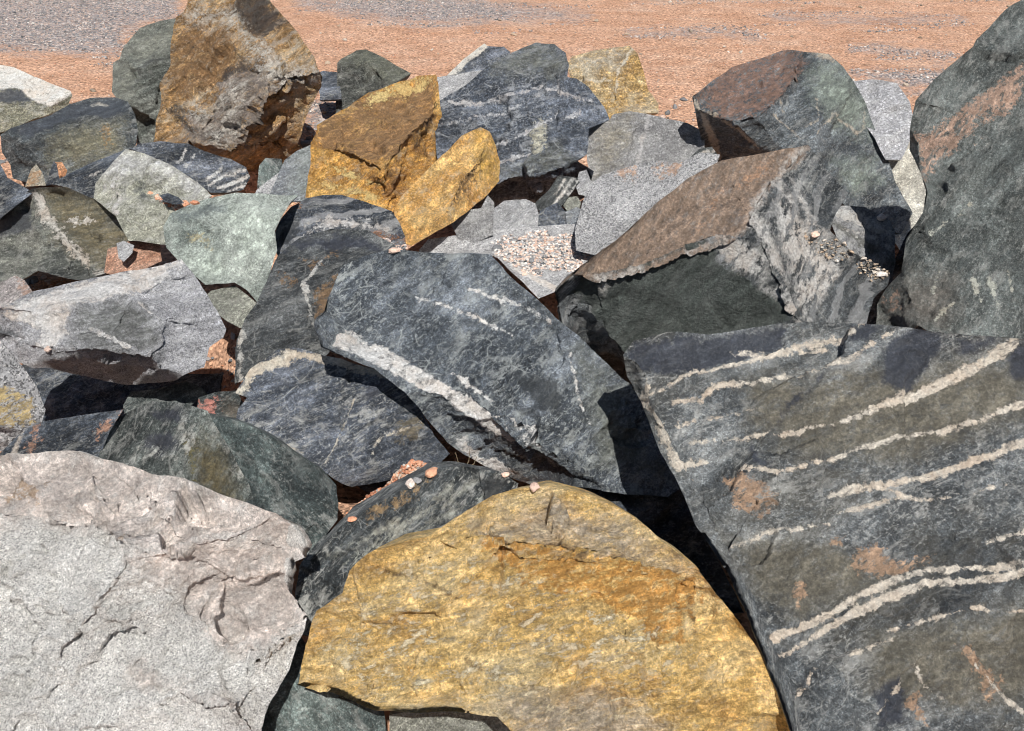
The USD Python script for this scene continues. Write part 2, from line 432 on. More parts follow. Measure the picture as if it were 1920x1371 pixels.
    if grain:
        node("vor", "voronoi_texture", scale=grain_scale, feature="f1"); link("map.vector", "vor.vector")
        node("sep", "separate_color", color_type="rgb"); link("vor.color", "sep.color")
        node("r_gr", "rgb_ramp", ramp=[(0.0, grain_col[0]), (0.24, grain_col[0]), (0.40, grain_col[1]), (0.75, grain_col[1]), (1.0, grain_col[2])]); link("sep.r", "r_gr.fac")
        noise("n_gm", "lay", 3.0, 5, .6, .4)
        node("r_gm", "rgb_ramp", ramp=[(0.3, (.72,)*3), (0.5, (1.,)*3), (0.7, (1.25,)*3)]); link("n_gm.fac", "r_gm.fac")
        node("m_gm", "mix_color", blend_type="multiply", fac=1.0, use_clamp=False); link("r_gr.color", "m_gm.a"); link("r_gm.color", "m_gm.b")
        col = mix("m_gr", grain, col, "m_gm.result"); grain_on = True
    # traced marks: ragged edges from noise, broken up inside, keeping the stone's own grain
    noise("n_e1", "map", 11, 5, .65, 0); noise("n_e2", "map", 42, 5, .74, 0); noise("n_e3", "map", 5, 6, .72, .5); noise("n_e4", "lay", 20, 9, .80, .2); noise("n_e5", "lay", 13, 9, .82, .2)
    node("m_det", "mix_color", blend_type="multiply", fac=.8, use_clamp=False); link("r_fine.color", "m_det.a"); link("r_streak.color", "m_det.b")
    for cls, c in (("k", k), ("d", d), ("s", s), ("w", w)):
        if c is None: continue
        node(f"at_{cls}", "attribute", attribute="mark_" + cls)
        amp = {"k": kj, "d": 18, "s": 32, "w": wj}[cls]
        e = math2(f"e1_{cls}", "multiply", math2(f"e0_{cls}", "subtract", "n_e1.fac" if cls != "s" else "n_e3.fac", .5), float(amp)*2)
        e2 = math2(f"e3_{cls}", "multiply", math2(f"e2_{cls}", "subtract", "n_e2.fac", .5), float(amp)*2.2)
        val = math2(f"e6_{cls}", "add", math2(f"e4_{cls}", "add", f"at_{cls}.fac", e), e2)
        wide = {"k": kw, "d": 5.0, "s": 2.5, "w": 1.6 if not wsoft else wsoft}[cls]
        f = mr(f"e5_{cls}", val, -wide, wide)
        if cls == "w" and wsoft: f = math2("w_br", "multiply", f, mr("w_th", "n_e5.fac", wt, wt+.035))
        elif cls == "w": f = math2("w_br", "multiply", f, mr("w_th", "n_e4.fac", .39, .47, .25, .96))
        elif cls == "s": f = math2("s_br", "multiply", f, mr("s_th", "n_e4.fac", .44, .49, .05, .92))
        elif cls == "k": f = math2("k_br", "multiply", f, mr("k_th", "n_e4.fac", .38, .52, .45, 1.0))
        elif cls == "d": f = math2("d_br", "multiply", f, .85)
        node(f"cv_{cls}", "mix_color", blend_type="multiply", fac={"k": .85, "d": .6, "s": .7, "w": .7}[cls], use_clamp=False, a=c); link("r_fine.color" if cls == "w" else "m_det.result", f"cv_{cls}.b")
        cc = f"cv_{cls}.result"
        if cls == "w": cc = mix("w_tint", mr("w_tr", "n_e3.fac", .44, .64, 0, .4), cc, tuple(q*z for q, z in zip(c, (.82, .60, .42))))
        if cls == "w": proud = f
        col = mix(f"mm_{cls}", f, col, cc)
    # relief below the mesh's own
    hh = math2("h1", "multiply", "n_streak.fac", 1.0)
    hh = math2("h2", "add", hh, math2("h3", "multiply", "n_fine.fac", .8))
    noise("n_h", "map", 26, 7, .72, 0); hh = math2("h4", "add", hh, math2("h5", "multiply", "n_h.fac", 1.8))
    hh = math2("h6", "add", hh, math2("h7", "multiply", proud, .22))
    node("bmp", "bump", strength=1.0, distance=0.017*bump); link(hh, "bmp.height")
    node("rr", "map_range", from_min=.3, from_max=.7, to_min=rough-.14, to_max=rough+.16, clamp=True); link("n_streak.fac", "rr.value")
    node("p", "principled_bsdf", specular_ior_level=spec); link(col, "p.base_color"); link("bmp.normal", "p.normal"); link("rr.result", "p.roughness")
    MATS[name] = usdkit.material(stage, "/World/Looks/" + name, N, L, surface="p.BSDF")
    return MATS[name]
# ------------------------------------------------------------------ the stone of each boulder
DK, MD, LT = (.018, .021, .025), (.056, .062, .069), (.165, .175, .187)
def dark(name, tint=(1, 1, 1), lum=1.0, **kw):
    f = lambda c: tuple(a*b*lum for a, b in zip(c, tint))
    a = dict(vein=.55, fleck=.55); a.update(kw)
    return rock_mat(name, f(DK), f(MD), f(LT), **a)
GREEN, BLUE, OLIVE, BROWN = (.98, 1.03, 1.0), (.92, .98, 1.12), (1.08, 1.05, .84), (1.3, 1.0, .78)
ochre = dict(fleck=.55, vein=.25, vein_col=(.62, .56, .44), bump=1.5)
granite = dict(fleck=.15, vein=.15, vein_col=(.6, .6, .6))

dark("slab_stone", (1.0, 1.01, .97), 1.42, scale=1.8, rot=(10, 25, 20), vein=.35, fleck=.55, stain=.25, stain_col=(.14, .12, .08), stain_scale=1.4,
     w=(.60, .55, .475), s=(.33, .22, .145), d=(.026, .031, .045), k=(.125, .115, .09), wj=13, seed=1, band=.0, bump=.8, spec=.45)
rock_mat("ochre_slab_stone", (.46, .27, .085), (.66, .44, .155), (.78, .59, .29), scale=3.2, cry_fac=.35, wt=.535, rot=(35, 15, 10), stretch=(1, 1, 2.65), seed=2,
         w=(.84, .74, .52), s=(.52, .27, .07), d=(.12, .07, .03), k=(.46, .385, .29), wj=40, wsoft=14, streak=.7, **ochre)
rock_mat("pale_granite", (.52, .51, .49), (.70, .69, .66), (.84, .83, .80), scale=2, grain=.6, grain_scale=330, grain_col=((.24, .24, .24), (.66, .65, .63), (.86, .84, .80)), stretch=(1, 1, 1.27),
         k=(.58, .515, .475), s=(.44, .33, .24), w=(.7, .66, .6), d=(.2, .17, .15), streak=.4, bump=1.3, seed=3, **granite)
dark("banded_stone", GREEN, 1.0, scale=4, rot=(30, 50, 0), vein=.9, fleck=.8, stretch=(1, 1, 2.65), seed=4, w=(.4, .42, .38), s=(.25, .17, .09), d=(.03, .033, .036), bump=.9, wj=20, wsoft=8)
dark("green_stone", (.90, 1.06, .95), .95, scale=2.6, rot=(25, -40, 10), vein=.22, fleck=.4, seed=5, stretch=(1, 1, 2.10), bump=.7)
dark("mossy_stone", (.98, 1.04, .90), .95, scale=2.4, rot=(10, 60, 30), vein=.4, fleck=.35, seed=6, w=(.46, .48, .46), s=(.19, .17, .08), d=(.035, .038, .05), k=(.12, .10, .055), wj=28, wsoft=8)
dark("fractured_stone", BLUE, 1.18, scale=2.2, rot=(15, 20, 0), vein=.75, fleck=.75, seed=7, w=(.60, .56, .48), s=(.14, .12, .085), d=(.05, .055, .07), wj=12, vein_scale=3.4)
dark("central_stone", (.94, 1.0, 1.07), 1.35, scale=2.0, rot=(10, 35, -20), vein=.85, fleck=.8, seed=8, vein_col=(.48, .51, .5), w=(.70, .70, .69), s=(.24, .17, .12), d=(.035, .04, .045), k=(.15, .16, .145), wj=12, stretch=(1, 1, 2.32))
dark("saddle_stone", (1.0, 1.0, .96), .92, scale=2.6, rot=(50, 20, 30), vein=.5, fleck=.35, seed=9, w=(.5, .5, .48), s=(.20, .13, .075), d=(.035, .04, .055), k=(.12, .10, .07), wj=12)
dark("folded_stone", BLUE, .95, scale=3.0, rot=(60, 10, 0), vein=.4, fleck=.4, seed=10, w=(.5, .5, .5), s=(.22, .11, .06), d=(.03, .035, .042), wj=16, band=.5, band_scale=20)
rock_mat("grey_gneiss", (.25, .255, .275), (.40, .405, .435), (.56, .565, .59), scale=2.4, rot=(25, 15, 15), stretch=(1, 1, 2.65), vein=.5, fleck=.4, grain=.42, grain_scale=230, seed=11,
         w=(.66, .65, .64), d=(.09, .095, .10), s=(.3, .25, .2), k=(.15, .155, .15), wj=14, bump=1.2)
rock_mat("stained_granite", (.28, .27, .26), (.40, .39, .38), (.52, .51, .5), grain=.8, grain_scale=170, seed=12, s=(.42, .32, .15), w=(.62, .58, .5), streak=.4, **granite)
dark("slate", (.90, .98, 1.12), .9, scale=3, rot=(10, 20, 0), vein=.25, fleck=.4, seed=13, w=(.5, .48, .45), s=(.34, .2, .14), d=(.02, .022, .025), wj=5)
dark("wedge_stone", (.95, 1.03, .93), 1.0, scale=3, rot=(10, 20, 20), vein=.5, fleck=.4, seed=14, s=(.48, .21, .17), k=(.15, .12, .09), w=(.3, .3, .28))
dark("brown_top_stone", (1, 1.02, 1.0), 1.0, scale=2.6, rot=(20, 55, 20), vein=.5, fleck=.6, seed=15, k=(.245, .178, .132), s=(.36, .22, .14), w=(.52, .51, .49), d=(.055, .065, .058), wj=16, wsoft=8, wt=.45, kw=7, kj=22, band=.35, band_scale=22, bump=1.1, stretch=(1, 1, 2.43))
rock_mat("streaked_gneiss", (.12, .12, .13), (.20, .205, .215), (.33, .33, .33), scale=3, rot=(20, 60, -20), stretch=(1, 1, 3.20), fleck=.7, vein=.5, grain=.2, seed=16, w=(.5, .5, .49), d=(.09, .09, .08), s=(.3, .2, .12), wj=16, band=.6, band_scale=30)
dark("cliff_stone", (.98, 1.04, .95), 1.05, scale=2.4, rot=(30, 60, 10), vein=.18, fleck=.5, seed=17, grain=.25, grain_scale=260, grain_col=((.03, .035, .03), (.11, .12, .11), (.26, .28, .25)),
     s=(.33, .225, .17), w=(.42, .43, .38), d=(.05, .055, .05), k=(.14, .13, .115), wj=14, stretch=(1, 1, 2.38), bump=.9)
dark("perched_stone", (.93, 1.0, 1.02), 1.0, scale=2.6, rot=(10, 30, 0), vein=.3, fleck=.35, seed=18, s=(.19, .115, .085), k=(.185, .215, .185), w=(.40, .36, .30), d=(.04, .045, .06), wj=6, spec=.45)
rock_mat("pale_gneiss", (.30, .305, .33), (.40, .405, .43), (.52, .525, .54), scale=4, rot=(0, 20, 0), grain=.35, grain_scale=240, fleck=.3, vein=.4, seed=19)
rock_mat("cream_stone", (.36, .34, .29), (.46, .44, .385), (.56, .54, .48), scale=2.4, rot=(0, 20, 0), fleck=.3, vein=.2, seed=20)
dark("bluegrey_stone", (.90, .97, 1.12), 1.35, scale=2.3, rot=(20, 15, -25), vein=.8, fleck=.6, seed=21, vein_col=(.5, .52, .54), w=(.5, .51, .53), s=(.40, .385, .31), d=(.06, .065, .07), k=(.15, .155, .135), stretch=(1, 1, 2.32), bump=1.1, wj=10)
rock_mat("ochre_block_stone", (.25, .115, .03), (.50, .26, .06), (.63, .40, .13), scale=2.6, rot=(30, 30, 0), stretch=(1, 1, 2.10), seed=22, s=(.20, .10, .045), k=(.26, .155, .075), w=(.70, .54, .24), d=(.08, .04, .018), streak=.8, wj=22, kw=6, kj=26, cry_fac=.4, **ochre)
rock_mat("ochre_wedge_stone", (.40, .20, .055), (.57, .325, .10), (.68, .46, .19), scale=2.4, rot=(0, 50, 20), stretch=(1, 1, 1.66), seed=23, s=(.19, .12, .06), k=(.50, .31, .07), cry_fac=.4, streak=.7, **ochre)
rock_mat("ochre_far_stone", (.30, .18, .06), (.42, .28, .11), (.54, .44, .27), scale=3, rot=(0, 10, 0), stretch=(1, 1, 2.10), seed=24, k=(.42, .39, .33), s=(.33, .19, .06), w=(.66, .62, .52), streak=.8, **ochre)
rock_mat("speckled_granite", (.32, .325, .33), (.43, .435, .44), (.56, .565, .57), scale=3, grain=.75, grain_scale=190, seed=25, s=(.42, .28, .2), **granite)
rock_mat("tray_granite", (.48, .48, .485), (.60, .60, .605), (.70, .70, .70), scale=3, grain=.6, grain_scale=200, seed=26, w=(.7, .69, .67), d=(.24, .24, .25), **granite)
rock_mat("grey_slab_stone", (.14, .14, .145), (.22, .22, .22), (.32, .32, .315), scale=4, rot=(0, 10, 70), grain=.3, grain_scale=260, fleck=.4, vein=.3, seed=27, k=(.24, .22, .18), w=(.45, .45, .46))
dark("dark_grey_stone", BLUE, 1.25, scale=3.5, rot=(0, 10, 20), vein=.45, fleck=.4, seed=28)
rock_mat("light_grey_stone", (.24, .245, .255), (.32, .325, .335), (.44, .445, .45), scale=5, grain=.3, grain_scale=260, seed=29, fleck=.3, vein=.3)
rock_mat("zebra_stone", (.03, .033, .035), (.055, .06, .06), (.11, .12, .12), scale=4, seed=30, w=(.62, .61, .58), wj=4, vein=.2, fleck=.2)
rock_mat("tall_stone", (.055, .062, .055), (.115, .127, .115), (.20, .21, .19), scale=2.4, rot=(0, 12, 0), stretch=(1, 1, 2.65), seed=31, vein=.3, fleck=.3, k=(.21, .215, .18), d=(.05, .052, .05), w=(.3, .3, .28), bump=1.5)
rock_mat("brown_crag_stone", (.17, .09, .03), (.37, .22, .09), (.48, .34, .18), scale=2.2, rot=(15, 35, 0), stretch=(1, 1, 2.21), seed=32, w=(.66, .63, .57), d=(.035, .03, .03), s=(.24, .14, .065), k=(.24, .205, .18), streak=.95, bump=2.2, fleck=.6, vein=.5, vein_col=(.6, .57, .5), wj=46, wsoft=16, wt=.45, kw=8, kj=50, cry_fac=.5, band=.45, band_col=(.5, .47, .42), band_scale=16)
dark("rounded_stone", (.97, 1.03, 1.0), 1.0, scale=2.4, rot=(20, 20, 0), vein=.45, fleck=.4, seed=33, k=(.175, .165, .115), d=(.045, .052, .065), s=(.26, .17, .08), w=(.4, .4, .37))
rock_mat("white_top_stone", (.07, .075, .055), (.16, .155, .11), (.30, .28, .21), scale=4, rot=(0, 10, 0), stretch=(1, 1, 2.65), seed=34, fleck=.5, vein=.3, w=(.66, .65, .62), d=(.05, .055, .07), wj=3, k=(.2, .2, .2))
dark("pointed_stone", (1.04, 1.02, .85), .95, scale=3, rot=(60, 20, 0), vein=.5, fleck=.3, seed=35, k=(.15, .155, .12), stretch=(1, 1, 2.65), bump=1.4)
dark("olive_stone", OLIVE, 1.15, scale=2.6, rot=(20, 10, 20), vein=.55, fleck=.4, seed=36, w=(.52, .50, .46), d=(.05, .055, .065), k=(.14, .12, .075), wj=26)
rock_mat("hollow_stone", (.20, .205, .17), (.29, .29, .235), (.42, .42, .37), scale=3, rot=(0, 20, 0), stretch=(1, 1, 1.83), seed=37, vein=.6, fleck=.5, k=(.44, .44, .44), d=(.08, .09, .09), w=(.56, .56, .55), wj=18)
rock_mat("pale_green_stone", (.15, .175, .16), (.25, .28, .255), (.39, .42, .385), scale=2.6, rot=(20, 50, 0), stretch=(1, 1, 1.66), seed=38, vein=.7, fleck=.6, vein_col=(.5, .54, .5), k=(.42, .47, .42), d=(.12, .14, .14), s=(.30, .27, .17), w=(.5, .53, .5))
dark("zigzag_stone", BLUE, .95, scale=3.6, rot=(20, 10, 0), vein=.5, fleck=.4, seed=39, w=(.58, .58, .57), wj=7, s=(.2, .13, .08))
rock_mat("red_stone", (.33, .16, .10), (.45, .25, .17), (.56, .36, .27), scale=5, seed=40, vein=.4, fleck=.3, vein_col=(.6, .5, .42), bump=1.4)
rock_mat("rust_stone", (.28, .12, .06), (.40, .19, .09), (.46, .25, .14), scale=6, seed=41, vein=.1, fleck=.1)
rock_mat("tan_shard_stone", (.20, .18, .14), (.27, .25, .2), (.36, .33, .27), scale=6, seed=42, vein=.2, fleck=.2, s=(.33, .21, .12))
rock_mat("bluish_stone", (.10, .11, .13), (.17, .185, .205), (.26, .275, .29), scale=5, seed=43, vein=.5, fleck=.4, k=(.22, .245, .235))
rock_mat("olive_flat_stone", (.17, .175, .15), (.235, .24, .205), (.31, .315, .28), scale=3, rot=(0, 30, 0), seed=44, vein=.3, fleck=.3)
rock_mat("pinkish_stone", (.20, .185, .185), (.30, .275, .27), (.40, .37, .36), scale=5, seed=45, vein=.3, fleck=.3, s=(.36, .25, .2))

# ------------------------------------------------------------------ the boulders, nearest first.  Facets: (facing, lean, corners)
B = build_rock
B("rock_slab", "huge dark slab with long parallel cream quartz veins in the right foreground", "rock slab", "slab_stone", (1490, 1330, .37), [
 (-65, 30, "1167,665 1190,690 1222,780 1265,860 1315,960 1350,1035 1425,1180 1490,1330 1520,1460 1490,1460 1482,1371 1455,1290 1420,1205 1400,1150 1365,1080 1330,1030 1300,985 1288,950 1262,890 1238,850 1215,790 1200,750 1175,705"),
 (0, 74, "1167,665 1185,637 1250,622 1330,626 1380,618 1460,606 1540,604 1435,655 1300,692 1190,690"),
 (-6, 61, "1190,690 1300,692 1435,655 1540,604 1640,607 1780,623 1920,635 2060,660 2110,1000 1900,1090 1740,1180 1620,1260 1490,1330 1425,1180 1350,1035 1315,960 1265,860 1222,780"),
 (6, 47, "1490,1330 1620,1260 1740,1180 1900,1090 2110,1000 2060,1470 1520,1460")],
 feats=[("line", "w", (2.1, 6.9, 11.7, 10.3, 8.3, 11.7, 8.3, 4.1), "1215,735 1262,712 1296,690 1352,680 1420,665 1474,650 1540,633 1600,620 1615,608"),
  ("line", "w", (4.1, 4.1, 12.4, 4.1, 9.6, 9.6, 9.6, 11.0, 6.9, 5.5), "1262,748 1320,742 1345,717 1385,710 1412,708 1480,695 1520,690 1585,672 1640,642 1682,614"),
  ("line", "w", (4.1, 6.9, 6.9, 5.5, 3.4, 15.1, 16.5, 17.9, 17.9, 20.6), "1300,822 1345,815 1400,812 1462,800 1575,790 1605,778 1650,758 1720,735 1800,700 1905,640"),
  ("line", "w", (4.1, 5.5, 4.1, 8.3, 9.6, 8.3, 3.4, 2.8), "1390,866 1430,870 1462,876 1540,865 1605,842 1690,812 1760,802 1800,798"),
  ("line", "w", (4.1, 6.9, 9.6, 13.8, 9.6), "1790,797 1840,780 1880,765 1920,750 1990,720"),
  ("line", "w", (11.0, 11.0, 11.0, 16.5, 16.5, 15.1, 17.9), "1560,925 1605,912 1660,902 1730,890 1800,868 1870,842 1980,800"),
  ("line", "w", (4.1, 6.2, 5.5, 4.1, 2.8), "1362,1018 1410,1000 1440,988 1500,985 1560,980"),
  ("line", "w", (5.5, 17.9, 15.1, 13.8, 15.1, 11.0, 9.6, 11.0, 6.9), "1425,1215 1452,1198 1500,1180 1560,1150 1610,1115 1680,1083 1740,1065 1830,1060 1930,1052"),
  ("line", "w", (4.1, 9.6, 15.1, 16.5, 15.1, 11.0, 13.8, 16.5), "1435,1235 1480,1222 1540,1190 1600,1148 1660,1118 1740,1090 1830,1082 1990,1060"),
  ("line", "w", (5.5, 6.9, 5.5, 4.8, 4.8), "1675,1178 1715,1165 1770,1150 1840,1138 1940,1146"),
  ("line", "w", (3.4, 4.8, 3.4), "1600,1225 1650,1208 1680,1195"), ("line", "w", (2.8, 5.5, 6.9), "1530,1255 1515,1290 1485,1312"),
  ("line", "w", (2.1, 2.8, 2.1), "1270,790 1345,775 1420,760"), ("line", "w", (3.4, 3.4), "1555,645 1480,655 1375,650"), ("line", "w", (4.1, 6.2, 3.4), "1300,850 1270,868 1320,848"),
  ("line", "w", (6.2, 8.3, 5.5), "1265,878 1290,862 1330,850"), ("line", "w", (6.9, 6.9), "1860,1010 1925,995"),
  ("line", "w", (3, 12, 8, 14, 6, 12, 4), "1200,690 1210,720 1205,760 1235,790 1240,830 1262,870 1300,890"), ("line", "w", (3, 7, 3), "1640,905 1720,930 1800,925 1900,900"), ("line", "w", (2, 6, 3), "1560,960 1640,940 1700,925"), ("poly", "s", -6, "1362,880 1400,872 1440,900 1470,920 1440,960 1400,950 1365,930"), ("poly", "s", -6, "1598,1022 1650,1010 1700,1035 1760,1030 1755,1055 1690,1080 1630,1080 1595,1060"),
  ("poly", "s", -6, "1475,1095 1520,1080 1530,1120 1500,1135"), ("poly", "s", -8, "1560,1000 1590,1000 1585,1020 1562,1015"),
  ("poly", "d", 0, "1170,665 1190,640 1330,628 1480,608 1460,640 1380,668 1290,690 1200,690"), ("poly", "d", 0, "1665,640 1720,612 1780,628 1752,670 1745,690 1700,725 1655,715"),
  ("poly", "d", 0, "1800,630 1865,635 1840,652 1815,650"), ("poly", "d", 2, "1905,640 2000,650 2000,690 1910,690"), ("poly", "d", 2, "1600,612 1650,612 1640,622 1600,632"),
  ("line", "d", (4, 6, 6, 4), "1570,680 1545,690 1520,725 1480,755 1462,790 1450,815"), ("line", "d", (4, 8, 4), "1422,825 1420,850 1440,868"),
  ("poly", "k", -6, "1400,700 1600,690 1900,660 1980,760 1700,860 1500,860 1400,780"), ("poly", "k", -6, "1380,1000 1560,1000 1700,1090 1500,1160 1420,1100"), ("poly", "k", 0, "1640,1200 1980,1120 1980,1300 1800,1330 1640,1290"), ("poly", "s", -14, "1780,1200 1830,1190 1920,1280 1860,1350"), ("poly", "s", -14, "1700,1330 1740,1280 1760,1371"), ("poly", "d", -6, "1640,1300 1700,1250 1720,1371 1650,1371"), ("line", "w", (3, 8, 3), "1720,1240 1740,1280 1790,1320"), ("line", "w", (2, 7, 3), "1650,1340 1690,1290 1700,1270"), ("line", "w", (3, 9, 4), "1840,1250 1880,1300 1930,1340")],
 thick=.7, rough=.5, chips=34, ledge=.6, bed=(-70, 60), seed=1, step=4.4)

B("boulder", "broad ochre yellow boulder with white streaks in the centre foreground", "boulder", "ochre_slab_stone", (780, 1335, .40), [
 (-55, 40, "553,1290 580,1180 592,1145 640,1115 655,1070 700,1030 760,1010 770,1044 700,1100 650,1190 620,1300 600,1300"),
 (-8, 58, "770,1044 700,1100 650,1190 620,1300 700,1335 780,1340 880,1338 930,1345 1000,1290 1180,1180 1310,1126 1230,1094 1100,1062 990,1048 880,1022"),
 (-15, 72, "760,1010 800,1005 850,970 880,955 880,1008 880,1022 770,1044"),
 (10, 82, "880,955 920,930 960,915 1030,905 1100,925 1150,945 1200,975 1250,1020 1305,1060 1310,1112 1230,1078 1100,1042 990,1030 880,1008"),
 (0, 6, "880,1008 990,1030 1100,1042 1230,1078 1310,1112 1310,1126 1230,1094 1100,1062 990,1048 880,1022"),
 (10, 54, "1310,1126 1310,1112 1305,1060 1340,1105 1380,1160 1420,1215 1450,1280 1485,1371 1510,1470 1180,1470 1180,1300 1180,1180"),
 (-2, 44, "930,1345 1000,1290 1180,1180 1180,1300 1180,1470 1020,1470 960,1371")],
 feats=[("line", "d", (2, 5, 4, 6, 3), "882,1000 900,985 960,1002 1040,1000 1100,1030"), ("line", "d", (2, 5, 3), "1310,1060 1302,1120 1312,1180"), ("line", "d", (2, 4, 3), "700,1060 730,1075 800,1090 850,1120"), ("line", "d", (2, 4, 2), "870,1240 900,1255 930,1262"), ("poly", "k", -5, "885,960 1030,908 1190,975 1305,1060 1308,1105 1200,1060 1060,1000 900,1002"), ("poly", "k", -20, "880,1320 1000,1270 1200,1300 1300,1371 1200,1450 980,1420"),
  ("poly", "s", 4, "900,1010 1000,1040 1150,1070 1300,1090 1310,1140 1200,1150 1100,1110 980,1080"), ("poly", "s", -6, "1180,1130 1290,1120 1300,1200 1230,1220"),
  ("poly", "w", -16, "600,1150 700,1060 900,1020 1100,1100 1280,1180 1330,1371 1000,1371 700,1320 580,1290"), ("line", "w", (20, 8, 20, 6, 14), "640,1130 690,1080 640,1200 600,1250 680,1300"), ("line", "w", (6, 22, 14, 20), "870,1040 900,1090 950,1130 1000,1150"), ("line", "w", (10, 22, 26, 20), "1060,1110 1120,1160 1170,1200 1180,1300"),
  ("line", "w", (14, 6, 16, 8), "590,1215 660,1210 740,1200 800,1190"), ("line", "w", (6, 14, 8), "780,1180 860,1160 930,1170"), ("line", "w", (6, 20, 6), "950,1230 1030,1240 1080,1220"),
  ("line", "w", (10, 24, 10), "620,1310 760,1320 880,1310"), ("line", "w", (8, 18, 20), "1080,1340 1170,1300 1240,1250"), ("line", "w", (6, 12, 6), "640,1290 730,1270 800,1300"), ("line", "w", (8, 12, 4), "900,980 1000,975 1060,940")],
 thick=.6, rough=.7, chips=60, ledge=1.3, bed=(-25, 35), seed=2)

B("boulder", "massive pale speckled granite boulder filling the lower left corner", "boulder", "pale_granite", (470, 1300, .38), [
 (-4, 76, "-90,850 0,850 60,848 150,847 185,857 240,872 290,888 345,895 420,925 480,945 520,960 560,985 575,1005 583,1030 575,1046 540,1040 420,1000 350,1010 290,1035 220,1000 120,970 50,955 -90,950"),
 (-3, 50, "-90,950 50,955 120,970 220,1000 225,1060 290,1125 345,1155 385,1160 420,1195 445,1205 452,1270 425,1310 300,1285 235,1262 240,1268 330,1300 440,1318 460,1371 475,1470 -90,1470"),
 (48, 22, "220,1000 290,1035 335,1015 350,1010 370,1060 400,1120 430,1170 445,1205 420,1195 385,1160 345,1155 290,1125 225,1060"),
 (24, 10, "350,1010 420,1000 540,1040 548,1080 552,1112 450,1140 430,1170 400,1120 370,1060"),
 (0, 80, "552,1112 580,1155 510,1205 450,1212 445,1205 430,1170 450,1140"),
 (15, 42, "450,1212 510,1205 580,1155 575,1180 500,1260 460,1300 452,1270 445,1205"),
 (0, 78, "235,1262 300,1285 425,1310 452,1270 460,1300 440,1318 330,1300 240,1268"),
 (70, 4, "580,1155 575,1180 560,1215 545,1255 510,1310 485,1371 495,1470 475,1470 460,1371 440,1318 460,1300 500,1260"),
 (30, 45, "575,1046 540,1040 548,1080 553,1052")],
 feats=[("poly", "k", 14, "-90,850 150,847 350,895 520,960 583,1030 540,1040 420,1000 350,1010 280,1010 200,985 100,960 -90,950"), ("poly", "k", 10, "240,1040 350,1010 540,1040 575,1155 510,1205 445,1205 420,1180 330,1100"),
  ("poly", "s", -4, "0,890 100,890 60,920 0,920"), ("poly", "s", -8, "150,1000 260,990 240,1015 170,1015"), ("line", "k", 10, "235,1262 300,1285 425,1310")],
 thick=.7, rough=.9, chips=70, ledge=.75, bed=(30, 55), seed=3)

B("boulder", "dark green slab of swirled white veining wedged above the ochre boulder", "boulder", "banded_stone", (600, 1130, .34), [
 (-25, 66, "580,1052 640,985 740,925 830,875 870,872 800,925 690,1010 590,1075"),
 (-20, 52, "590,1075 690,1010 800,925 870,872 895,878 905,960 880,1000 760,1050 660,1120 600,1200 560,1190 552,1110 562,1060"),
 (35, 48, "895,878 940,885 972,905 960,960 905,990 905,960")],
 feats=[("line", "w", (5, 7, 5, 6), "620,1040 700,1000 790,945 860,895"), ("line", "w", (8, 14, 10), "650,1060 760,980 880,900"), ("line", "w", (6, 10, 6), "690,1060 800,980 900,930"), ("line", "s", (8, 8), "690,970 800,900"),
  ("poly", "d", 0, "900,890 955,895 940,930 900,950")],
 thick=.5, rough=.6, chips=30, seed=4)

B("boulder", "smooth dark green boulder with one rounded end below the fractured boulder", "boulder", "green_stone", (600, 1005, .24), [
 (-5, 60, "375,790 390,775 440,788 500,812 560,850 610,885 630,910 636,945 590,985 565,1000 520,985 470,960 420,920 390,860"),
 (30, 8, "636,945 634,975 605,1012 580,1040 555,1050 530,1020 565,1000 590,985")],
 thick=.6, rough=.6, chips=18, soft=5, seed=5)

B("boulder", "dark mossy green boulder with a brownish right flank beside the granite boulder", "boulder", "mossy_stone", (400, 925, .42), [
 (-12, 64, "182,862 200,805 232,775 285,752 350,755 390,770 345,800 345,880 380,960 310,930 230,890"),
 (64, 36, "390,770 415,815 445,870 468,910 478,945 470,970 380,960 345,880 345,800")],
 feats=[("line", "w", (6, 10, 14, 10), "250,870 275,840 320,850 345,800"), ("line", "w", (16, 20, 10), "345,780 360,830 340,880"), ("line", "w", (4, 14, 6), "400,800 440,850 465,920"), ("poly", "k", -2, "360,830 400,820 460,950 390,960"),
  ("poly", "d", 0, "265,815 310,805 330,840 290,855"), ("poly", "d", 0, "280,770 340,765 340,785 300,790"), ("line", "s", (8, 12, 6), "350,830 370,880 380,930")],
 thick=.5, rough=.8, chips=24, seed=6)

B("boulder", "blue-grey fractured boulder with a white rim left of the long white seam", "boulder", "fractured_stone", (640, 905, .22), [
 (-25, 62, "438,738 470,690 520,655 552,650 540,672 490,695 462,745"),
 (-5, 78, "552,650 605,665 660,678 735,700 700,706 540,672"),
 (-16, 64, "462,745 490,695 540,672 700,706 662,740 645,790 600,882 555,850 510,880 470,850 440,800 445,765"),
 (32, 40, "700,706 735,700 762,730 790,770 815,818 845,850 828,868 740,880 690,898 640,908 612,890 600,882 645,790 662,740"),
 (10, -12, "828,868 790,890 715,905 660,915 640,908 690,898 740,880")],
 feats=[("line", "w", (16, 14, 12, 12, 10), "445,735 475,695 540,660 620,672 730,702"), ("line", "w", (3, 5, 4), "665,742 648,790 605,880"), ("line", "w", (3, 5, 4), "700,850 715,820 790,790"), ("line", "w", (3, 4), "510,820 565,845"),
  ("poly", "s", -4, "740,790 790,775 790,820 750,830"), ("poly", "d", 0, "690,720 720,712 710,740 680,745")],
 thick=.5, rough=.6, chips=40, seed=7)

